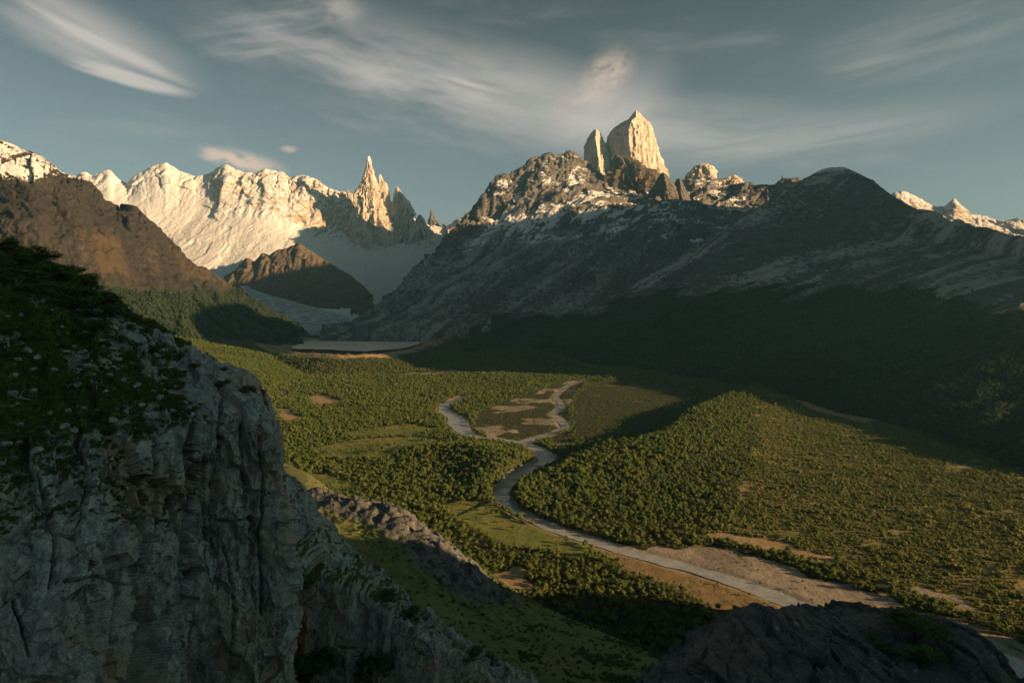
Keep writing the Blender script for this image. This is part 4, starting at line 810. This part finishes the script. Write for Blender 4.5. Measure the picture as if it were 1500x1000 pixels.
def tree_lobes(r, n, rad, z0, z1, rr, flat=.8):
    L = [(0, 0, (z0 + z1) / 2 + .05, rr * 1.25, rr * 1.25, (z1 - z0) / 2)]
    for i in range(n):
        a = i / n * 6.283 + r.uniform(-.5, .5); d = rad * r.uniform(.55, 1); q = rr * r.uniform(.75, 1.2)
        L.append((d * math.cos(a), d * math.sin(a), r.uniform(z0 + .3 * (z1 - z0), z1 - .25 * (z1 - z0)), q, q, q * flat))
    return L
TREES, BUSHES, DWARF, DEADS = [], [], [], []
def proto():
    r = np.random.default_rng(21)
    for i in range(8):
        c = crown_mesh(100 + i, tree_lobes(r, 4 + i % 4, .2 + .05 * (i % 3), .16 + .08 * (i % 2), .85 + .05 * (i % 4), .15 + .02 * (i % 3), .7 + .15 * (i % 3)), 230, .05)
        h = .5; t = tube([(0, 0, -.08), (.01, 0, .15), (.0, .02, .35), (.02, .0, h)], [.035, .026, .02, .012], 6)
        TREES.append((c, t))
    for i in range(4):
        c = crown_mesh(200 + i, [(a, b, .42 + .1 * r.normal(), q, q, .42 * q / .34) for a, b, q in [(0, 0, .42), (.25, .1, .3), (-.2, .22, .3), (.02, -.26, .32)]], 150, .075)
        t = tube([(0, 0, -.1), (.02, 0, .2), (.0, .02, .45)], [.05, .035, .02], 5); BUSHES.append((c, t))
    for i in range(5):      # wind-cut dwarf beech near the camera: flat leafy pads on crooked stems
        L, st = [], []
        for k in range(11):
            a = r.uniform(0, 6.283); d = r.uniform(.05, .6); z = r.uniform(.12, .85) * (1 - .5 * d); q = r.uniform(.2, .36)
            L.append((d * math.cos(a), d * math.sin(a), z, q * 1.15, q * 1.15, q * .62))
            st.append(tube([(0, 0, -.1), (.3 * d * math.cos(a + .5), .3 * d * math.sin(a + .5), z * .4), (.8 * d * math.cos(a), .8 * d * math.sin(a), z * .8), (d * math.cos(a), d * math.sin(a), z)], [.035, .026, .016, .007], 5))
        DWARF.append((crown_mesh(300 + i, L, 1500, .042, .5, .5), join(st)))
    def grow(p, d, L, rad, depth, rr, tr, br):
        pts = [p]; n = 4
        for k in range(n):
            d = d + rr.normal(size=3) * .22; d[2] += .04; d /= np.linalg.norm(d); pts.append(pts[-1] + d * L / n)
        (tr if depth == 0 else br).append(tube(pts, np.linspace(rad, rad * .45, n + 1), 5))
        if depth < 3:
            for k in range(rr.integers(2, 5)):
                b = pts[rr.integers(1, n + 1)]; nd = d + rr.normal(size=3) * .75; nd[2] = abs(nd[2]) * .6 + .05; nd /= np.linalg.norm(nd)
                grow(b, nd, L * rr.uniform(.5, .75), rad * .5, depth + 1, rr, tr, br)
    for i in range(4):
        rr = np.random.default_rng(400 + i); tr, br = [], []
        for s in range(1 + i % 3): grow(np.array([.05 * s, .03 * s, -.1]), np.array([rr.normal() * .35, rr.normal() * .35, 1.0]), .72, .05, 0, rr, tr, br)
        DEADS.append((join(br), join(tr)))
proto()
def tri_obj(name, vf, mat, parent=None, link=True, smooth=False): return mesh_obj(name, vf[0], vf[1], mat, parent, None, smooth, link)
def kinds_collection(name, protos, leafmat, woodmat=M_BARK):
    """prototype meshes for the far masses (crown and trunk in one mesh), kept out of the scene"""
    c = bpy.data.collections.new(name)
    for i, (cr, tr) in enumerate(protos):
        v, f = join([cr, tr]); o = tri_obj('%s_%d' % (name, i), (v, f), leafmat, None, False); o.data.materials.append(woodmat)
        mi = np.zeros(len(f), np.int32); mi[len(cr[1]):] = 1; o.data.polygons.foreach_set('material_index', mi); c.objects.link(o)
    return c
_ng = {}
def scatter_group(coll):
    if coll.name in _ng: return _ng[coll.name]
    ng = bpy.data.node_groups.new('scatter_' + coll.name, 'GeometryNodeTree')
    ng.interface.new_socket('Geometry', in_out='INPUT', socket_type='NodeSocketGeometry'); ng.interface.new_socket('Geometry', in_out='OUTPUT', socket_type='NodeSocketGeometry')
    N = ng.nodes.new; L = ng.links.new
    gi, go = N('NodeGroupInput'), N('NodeGroupOutput'); iop = N('GeometryNodeInstanceOnPoints'); ci = N('GeometryNodeCollectionInfo')
    ci.inputs['Collection'].default_value = coll; ci.inputs['Separate Children'].default_value = True; ci.inputs['Reset Children'].default_value = True
    def at(nm, t):
        n = N('GeometryNodeInputNamedAttribute'); n.data_type = t; n.inputs['Name'].default_value = nm; return n.outputs['Attribute']
    L(gi.outputs[0], iop.inputs['Points']); L(ci.outputs[0], iop.inputs['Instance']); iop.inputs['Pick Instance'].default_value = True
    L(at('kind_index', 'INT'), iop.inputs['Instance Index']); L(at('turn', 'FLOAT_VECTOR'), iop.inputs['Rotation']); L(at('size', 'FLOAT_VECTOR'), iop.inputs['Scale'])
    L(iop.outputs[0], go.inputs[0]); _ng[coll.name] = ng; return ng
def mass(name, label, cat, pts, size, coll, nk, mat):
    pts = np.asarray(pts, np.float32); n = len(pts); me = bpy.data.meshes.new(name); me.vertices.add(n); me.vertices.foreach_set('co', pts.ravel())
    r = np.random.default_rng(n)
    a = me.attributes.new('kind_index', 'INT', 'POINT'); a.data.foreach_set('value', r.integers(0, nk, n).astype(np.int32))
    tv = np.zeros((n, 3), np.float32); tv[:, 2] = r.uniform(0, 6.283, n); a = me.attributes.new('turn', 'FLOAT_VECTOR', 'POINT'); a.data.foreach_set('vector', tv.ravel())
    a = me.attributes.new('size', 'FLOAT_VECTOR', 'POINT'); a.data.foreach_set('vector', np.ascontiguousarray(size, np.float32).ravel())
    me.materials.append(mat); o = bpy.data.objects.new(name, me); COL.objects.link(o)
    md = o.modifiers.new('scatter', 'NODES'); md.node_group = scatter_group(coll)
    set_props(o, label, cat, None, 'stuff'); return o
_share = {}
def plant(name, protos, i, loc, sc, rot, leafmat, woodmat, label, cat, group, parts=('crown', 'trunk')):
    e = bpy.data.objects.new(name, None); COL.objects.link(e); e.location = loc; e.scale = sc; e.rotation_euler = rot; e.empty_display_size = .2
    set_props(e, label, cat, group)
    for k, (pn_, mt) in enumerate(zip(parts, (leafmat, woodmat))):
        key = (id(protos), i, k)
        if key not in _share: o = tri_obj(pn_, protos[i][k], mt, None, False); _share[key] = o.data
        else: o = bpy.data.objects.new(pn_, _share[key])
        COL.objects.link(o); o.parent = e
    return e
FG = [(-400, 200), (0, 362), (60, 386), (180, 462), (300, 532), (380, 592), (400, 650), (414, 720), (450, 712), (500, 748), (560, 772), (620, 800), (680, 850), (740, 882), (800, 905), (880, 938), (965, 965), (1020, 946), (1060, 926), (1100, 914), (1200, 905), (1330, 920), (1400, 934), (1440, 958), (1480, 1010), (1480, 1400), (-400, 1400)]
def jgrid(x0, x1, y0, y1, s, seed):
    r = np.random.default_rng(seed); X, Y = np.meshgrid(np.arange(x0, x1, s), np.arange(y0, y1, s))
    X = (X + r.uniform(-.48, .48, X.shape) * s).ravel(); Y = (Y + r.uniform(-.48, .48, Y.shape) * s).ravel(); return X, Y, r
C_TREE = kinds_collection('beech_kind', TREES, M_LEAF); C_BUSH = kinds_collection('bush_kind', BUSHES, M_SHRUB); M_LEAF_SHADE = mat_leaf('slope_beech_leaf', (.033, .066, .034), (.075, .115, .052), (.09, .09, .04)); C_TREED = kinds_collection('slope_beech_kind', TREES, M_LEAF_SHADE)  # slope leaves: darker copy of the beech leaf, shade put into the colour
def bush_label(px, py, h):
    if h > 8.5: return 'tree sized bush, much taller than the low shrubs round it on the plain', 'bush', 'tall bushes on the plain'
    if py > np.interp(px, [1030, 1230, 1430], [815, 850, 915]) : return 'olive bush at the foot of the plain beside the gravel bank', 'bush', 'bushes beside the gravel bank'
    if px > 1350: return 'olive bush on the shrubby plain past the pale sand strip, towards the frame edge', 'bush', 'bushes at the outer plain'
    return 'olive bush on the shrubby plain just above the sandy river scarp', 'bush', 'bushes above the sandy scarp'
def build_forest():
    T = []
    for (y0, y1, s, seed) in ((480, 2200, 6.1, 1), (2200, 3600, 9.0, 2), (3600, 6200, 13.0, 3)):
        X, Y, r = jgrid(-.72 * y1, .62 * y1, y0, y1, s, seed)
        p0 = np.stack([X, Y, FS * (Y - 700)], -1); px, py = proj(p0)
        k = (px > -60) & (px < 1580) & (py < 1080); X, Y = X[k], Y[k]
        Z = zfloor(X, Y); px, py = proj(np.stack([X, Y, Z + 8], -1)); k = ~in_poly(px, py, FG) & (px > -60) & (px < 1570); X, Y, Z, px, py = X[k], Y[k], Z[k], px[k], py[k]
        m = cover(X, Y); n = fbm(X / 70, Y / 70, 9, 4); n2 = fbm(X / 300, Y / 300, 12, 3)
        dens = .95 - .75 * ss(n, .12, .5) - .25 * ss(-n, .25, .5)
        dens = np.where(m['meadow'], .07 + .5 * ss(n, .2, .5), dens); dens = np.where(m['flat'], .62 - .5 * ss(n, .0, .4), dens); dens = np.where(m['gravel'], np.where(Y > 1300, .30, .04) + .3 * ss(n, .2, .6), dens)
        dens = np.where(m['dry'], .10 + .4 * ss(n, .2, .5), dens); dens = np.where(m['sand'] | m['plain'], 0.0, dens)
        near = ss(1100 - Y, 0, 300) * (X < 250); dens = dens * (1 - .35 * near * ss(n, -.3, .2))
        dens = np.where((m['river'] < 4) | m['lake'] | (m['dlake'] < 260), 0, dens); dens = np.where((m['moraine'] < 60) & (X < -300), .02, dens); dens = np.where(Y > 6000, 0, dens)
        k = r.random(len(X)) < dens
        h = (9.5 + 4.0 * n2 + 5.0 * n + 3.6 * r.normal(size=len(X))).clip(2.5, 21) * (s / 7.4) ** .6 * .76
        h = np.where(m['flat'] | m['gravel'] | m['dry'], h * .45, h); dg, _, _ = seg_dist(X, Y, GROVE); h = np.where(dg < 150, h * 1.22, h)
        T.append(np.stack([X, Y, Z, h, px, py], 1)[k])
    T = np.concatenate(T); w = T[:, 3] * rng.uniform(.9, 1.55, len(T))
    size = np.stack([w, w, T[:, 3]], 1); vis = T[:, 3] / T[:, 1] * ((T[:, 4] > 5) & (T[:, 4] < 1495) & (T[:, 5] < 990))
    pick = np.argsort(-vis)[:300]; rest = np.setdiff1d(np.arange(len(T)), pick)
    mass('forest', 'dense green beech forest covering the valley floor beyond the nearest trees', 'forest', T[rest, :3], size[rest], C_TREE, len(TREES), M_LEAF)
    for q, i in enumerate(pick):
        x, y, z, h, px, py = T[i]; dr = float(seg_dist(np.array([x]), np.array([y]), RL1)[0][0])
        right = px > np.interp(py, [640, 735, 765, 795, 830, 893], [800, 740, 790, 880, 1000, 1190])
        if right: lab, gp = 'green beech tree in the wood on the far bank of the river', 'trees on the far river bank'
        elif dr < 60: lab, gp = 'beech tree close to the near bank of the river', 'trees along the near river bank'
        elif px > 780: lab, gp = 'beech tree in the sunlit wood between dry grass and shaded hillside', 'trees below the dry grass'
        else: lab, gp = 'beech tree in the sunlit wood just past the rocky mound', 'trees past the rocky mound'
        plant('beech_tree', TREES, q % 8, (x, y, z), tuple(size[i]), (0, 0, rng.uniform(0, 6.28)), M_LEAF, M_BARK, lab, 'tree', gp)
    # bushes on the plain
    X, Y, r = jgrid(150, 3000, 600, 3200, 5.2, 5); k = np.zeros(X.shape, bool)
    for p in PG['plain']: k |= in_poly(X, Y, p)
    X, Y = X[k], Y[k]; Z = zfloor(X, Y); px, py = proj(np.stack([X, Y, Z + 3], -1)); m = cover(X, Y); n = fbm(X / 60, Y / 60, 15, 4)
    st = fbm(X / 160 + Y / 500, Y / 60 - X / 120, 2, 4)
    dens = .85 - .7 * ss(st, .25, .45) + .2 * n; dens = np.where(m['sand'] | m['gravel'] | (m['river'] < 6), 0, dens)
    k = (r.random(len(X)) < dens) & (px > -20) & (px < 1580) & ~in_poly(px, py, FG); X, Y, Z, px, py, n = X[k], Y[k], Z[k], px[k], py[k], n[k]
    h = (3.1 + 1.5 * n + 1.0 * r.normal(size=len(X))).clip(1.2, 7); h = np.where(r.random(len(X)) < .04, h * 1.8, h)
    w = h * r.uniform(1.0, 1.6, len(h)); T = np.stack([X, Y, Z], 1); size = np.stack([w, w, h], 1)
    vis = w / Y * ((px > 5) & (px < 1495) & (py < 985)); pick = np.argsort(-vis)[:260]; rest = np.setdiff1d(np.arange(len(T)), pick)
    mass('shrubland', 'low shrubs spread over the wide sunlit plain beyond the nearest bushes', 'shrubs', T[rest], size[rest], C_BUSH, len(BUSHES), M_SHRUB)
    for q, i in enumerate(pick):
        plant('bush', BUSHES, q % 4, tuple(T[i]), tuple(size[i]), (0, 0, rng.uniform(0, 6.28)), M_SHRUB, M_BARK, *bush_label(px[i], py[i], size[i, 2]))
    # dark forests on the mountain slopes
    def slope(key, name, label, ymax, nmax, cell, pxr, hh, seed):
        o, G = MT[key]; at = np.zeros(G.shape[0] * G.shape[1], np.float32); o.data.attributes['veg'].data.foreach_get('value', at); at = at.reshape(G.shape[:2])
        A = np.linalg.norm(np.cross(G[1:, :-1] - G[:-1, :-1], G[:-1, 1:] - G[:-1, :-1]), axis=-1); cen = G[:-1, :-1]; cx, cy = proj(cen)
        W = A * (at[:-1, :-1] > .5) * (cen[..., 1] < ymax) * (cx > pxr[0]) * (cx < pxr[1]); W = W * np.where(cen[..., 1] < 2600, 1, .55); W[in_poly(cx, cy, FG)] = 0; tot = W.sum()
        n = int(min(nmax, tot / cell)); r = np.random.default_rng(seed); idx = r.choice(W.size, n, p=(W / tot).ravel()); i, j = np.unravel_index(idx, W.shape); a, b = r.random(n)[:, None], r.random(n)[:, None]
        p = G[i, j] + a * (G[i + 1, j] - G[i, j]) + b * (G[i, j + 1] - G[i, j])
        h = r.uniform(hh[0], hh[1], n) * (1 + .35 * ss(p[:, 1], 2200, 3500)); w = h * r.uniform(.8, 1.3, n)
        mass(name, label, 'forest', p, np.stack([w, w, h], 1), C_TREED, len(TREES), M_LEAF_SHADE)
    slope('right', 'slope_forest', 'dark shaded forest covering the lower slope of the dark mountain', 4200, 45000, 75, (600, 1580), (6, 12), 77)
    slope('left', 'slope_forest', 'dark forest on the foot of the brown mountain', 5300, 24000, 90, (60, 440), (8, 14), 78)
    # small thickets on the shaded hillside
    G, mo = HL; f = G.reshape(-1, 3); r = np.random.default_rng(5); px, py = proj(f); n = fbm(f[:, 0] / 45, f[:, 1] / 45, 4, 4)
    md = mo.ravel(); pr = .10 * ss(n, .15, .5) + .22 * (md > .25) * (md < .8) * ss(n, -.1, .3) + .3 * ss(py, 880, 930) * ss(n, 0, .3) * (px > 760)
    k = np.where((r.random(len(f)) < pr + .02) & (px > 300) & (px < 1050) & (py > 700))[0][:4000]
    h = r.uniform(.5, 2.6, len(k)) ; w = h * r.uniform(1.1, 1.7, len(k))
    mass('hillside_scrub', 'dark low scrub dotted over the shaded grassy hillside', 'scrub', f[k], np.stack([w, w, h], 1), kinds_collection('scrub_kind', BUSHES, M_DARK), len(BUSHES), M_DARK)
build_forest()
def on(gridset, px, py):
    """surface point of a foreground grid seen nearest to a photo pixel"""
    B, gx, gy = gridset[:3]; d = (gx - px) ** 2 + (gy - py) ** 2; d = d + np.where(B[..., 1] > 146 if gridset is CL else False, 1e6, 0); return B.reshape(-1, 3)[np.argmin(d)]
def build_foreground():
    r = np.random.default_rng(31)
    xs = [0, 60, 120, 180, 250, 300, 365]; ys = [352, 376, 410, 452, 488, 522, 560]
    sky = lambda x: np.interp(x, xs, ys)
    spots = []
    for _ in range(4000):
        x = r.uniform(-30, 370); y = sky(x) + r.uniform(1, 2) + abs(r.normal()) * 95
        if y > 690 - .25 * max(x, 0) or (x > 235 and y > sky(x) + 30): continue
        d = y - sky(x); want = 19 + .05 * d + (10 if x > 200 else 0) + (8 if d > 90 else 0)
        if all((x - a) ** 2 + ((y - b) * 1.5) ** 2 > want ** 2 for a, b in spots): spots.append((x, y))
        if len(spots) > 190: break
    for q, (x, y) in enumerate(spots):
        p = on(CL, x, y); d = y - sky(x); h = r.uniform(1.2, 2.8) * (1.25 if d < 60 and x < 170 else .6); w = h * r.uniform(1.0, 1.6)
        if d < 45: lab, gp = 'dark green dwarf beech on the skyline of the hillside above the cliff', 'dwarf beeches on the hillside skyline'
        elif x < 120: lab, gp = 'dark green dwarf beech among bleached dead trees on the upper hillside', 'dwarf beeches among the dead trees'
        else: lab, gp = 'low dark green bush on the rocky hillside near the cliff rim', 'bushes near the cliff rim'
        plant('dwarf_beech', DWARF, q % 5, (p[0], p[1], p[2] - .15), (w, w, h), (r.normal() * .12, r.normal() * .12, r.uniform(0, 6.28)), M_DARK, M_BARK, lab, 'bush', gp)
    D = [(58, 588, 5.0, 'bleached dead tree with a fan of fine branches beside bright green grass'), (12, 520, 5.2, 'bleached dead tree at the far edge, tallest among dark bushes'), (100, 540, 3.6, 'thin bleached dead tree behind the fan shaped dead tree'),
         (114, 552, 3.4, 'upright pale dead stem in the middle of the hillside'), (178, 532, 3.2, 'leaning bleached snag on open scree above the rim'), (166, 498, 3.0, 'bleached fallen snag below the skyline bushes'), (30, 420, 3.0, 'pale dead tree poking out of dark foliage near the skyline'),
         (52, 450, 2.6, 'small bare dead tree under the skyline foliage'), (210, 618, 2.2, 'small grey dead shrub on rocks above the gully'), (96, 566, 2.4, 'short forked dead stem by green grass'), (192, 512, 2.2, 'small bleached snag near the end of the bushes'), (140, 568, 2.2, 'low bleached branch lying on mossy ground')]
    for q, (x, y, h, lab) in enumerate(D):
        p = on(CL, x, y); plant('dead_tree', DEADS, q % 4, (p[0], p[1], p[2] - .1), (.95 * h, .95 * h, .9 * h), (r.normal() * .15, r.normal() * .15, r.uniform(0, 6.28)), M_DEAD, M_DEAD, lab, 'dead tree', 'bleached dead trees on the hillside', ('branches', 'trunk'))
    # bushes on the lower buttress and the near rock
    for (x, y, h, lab) in [(455, 985, 6.5, 'dark bush at the foot of the rust stained buttress'), (490, 975, 6, 'round dark bush below the buttress, second from the cliff'), (525, 990, 6, 'dark bush at the lower frame edge under the buttress'), (430, 1000, 5, 'dark bush tucked against the base of the big cliff'), (560, 985, 4.5, 'dark bush beside broken rocks under the buttress'),
                           (440, 862, 4.5, 'dark bush on the ledge between cliff and buttress'), (425, 845, 4, 'small dark bush on the ledge against the cliff'), (575, 880, 3.5, 'dark bush at the top corner of the buttress'), (600, 905, 3.5, 'dark bush on the crest above pale broken rock'), (690, 965, 3.4, 'dark bush low on the crest of broken rock'), (720, 975, 3.0, 'last dark bush down the crest of broken rock')]:
        p = on(BT, x, y); plant('dwarf_beech', DWARF, int(x) % 5, tuple(p), (h * 1.1, h * 1.1, h), (0, 0, r.uniform(0, 6.28)), M_DARK, M_BARK, lab, 'bush', 'bushes on the lower buttress')
    for (x, y, h, lab) in [(1330, 925, 1.0, 'dark bush on top of the bare rock knoll'), (1375, 935, 1.0, 'wiry dark bush on the knoll facing the river'), (1415, 955, 1.1, 'dark bush at the end of the rock knoll'), (1290, 950, .8, 'low dark cushion bush in a hollow of the knoll'), (1350, 965, .9, 'low bush between rocks on the knoll'), (1440, 985, .9, 'outermost low bush on the knoll edge')]:
        p = on(NR, x, y); plant('dwarf_beech', DWARF, int(x) % 5, tuple(p), (h * 1.3, h * 1.3, h), (0, 0, r.uniform(0, 6.28)), M_DARK, M_BARK, lab, 'bush', 'bushes on the rock knoll')
    # boulders
    v0, f0 = ICO2; BM = []
    for k in range(5):
        rr = np.random.default_rng(600 + k); v = v0.copy()
        for _ in range(11):
            n = rr.normal(size=3); n /= np.linalg.norm(n); o = rr.uniform(.55, .85); d = v @ n - o; v = v - np.where(d > 0, d, 0)[:, None] * n
        BM.append((v * (1, .8, .65), f0))
    me = [tri_obj('boulder', b, M_CLIFF, None, False).data for b in BM]; bs = []
    for _ in range(3000):
        x = r.uniform(0, 380); y = r.uniform(440, 690)
        if y < sky(x) + 25 or (x > 310 and y > 590): continue
        if all((x - a) ** 2 + (y - b) ** 2 > 200 for a, b in bs): bs.append((x, y))
        if len(bs) >= 90: break
    for q, (x, y) in enumerate(bs):
        p = on(CL, x, y); s = r.uniform(.35, .95); o = bpy.data.objects.new('boulder', me[q % 5]); COL.objects.link(o); o.location = (p[0], p[1], p[2] + .1 * s); o.scale = (s, s, s); o.rotation_euler = tuple(r.uniform(-.4, .4, 2)) + (r.uniform(0, 6.28),)
        lab, gp = ('grey boulder on the bare rocky end of the hillside above the cliff', 'boulders above the cliff face') if x > 200 else ('grey boulder lying among grass and bushes on the hillside', 'boulders among the bushes')
        set_props(o, lab, 'boulder', gp)
    # grass tufts and cushion plants (uncountable)
    tv, tf = [], []; n = 0
    for k in range(16):
        a = r.uniform(0, 6.28); d = r.uniform(0, .35); b = np.array([d * math.cos(a), d * math.sin(a), 0]); l = np.array([math.cos(a) * r.uniform(.1, .5), math.sin(a) * r.uniform(.1, .5), r.uniform(.5, 1)]); s = np.array([-math.sin(a), math.cos(a), 0]) * .09
        tv += [b - s, b + s, b + l]; tf.append((n, n + 1, n + 2)); n += 3
    gc = bpy.data.collections.new('tuft_kind'); gm = mat_leaf('tuft_grass', (.06, .12, .025), (.13, .17, .045), (.20, .16, .07)); gc.objects.link(tri_obj('tuft_kind_0', (np.array(tv), np.array(tf)), gm, None, False))
    cv, cf = crown_mesh(900, [(0, 0, .2, .5, .5, .35)], 70, .12); gc.objects.link(tri_obj('tuft_kind_1', (cv, cf), M_DARK, None, False))
    B, gx, gy, top = CL; vg = np.zeros(B.shape[0] * B.shape[1], np.float32); bpy.data.objects['cliff'].data.attributes['veg'].data.foreach_get('value', vg)
    nn = fbm(B[..., 0] / 4, B[..., 1] / 4, B[..., 2] / 4, 3).ravel(); k = np.where((vg + .5 * nn > .45) & (r.random(len(vg)) < .22) & (B[..., 1].ravel() < 150))[0]
    s = r.uniform(.3, .85, len(k)); mass('grass_tufts', 'green grass tufts and cushion plants on the hillside above the cliff', 'grass', B.reshape(-1, 3)[k], np.stack([s, s, s * .8], 1), gc, 2, gm)
build_foreground()
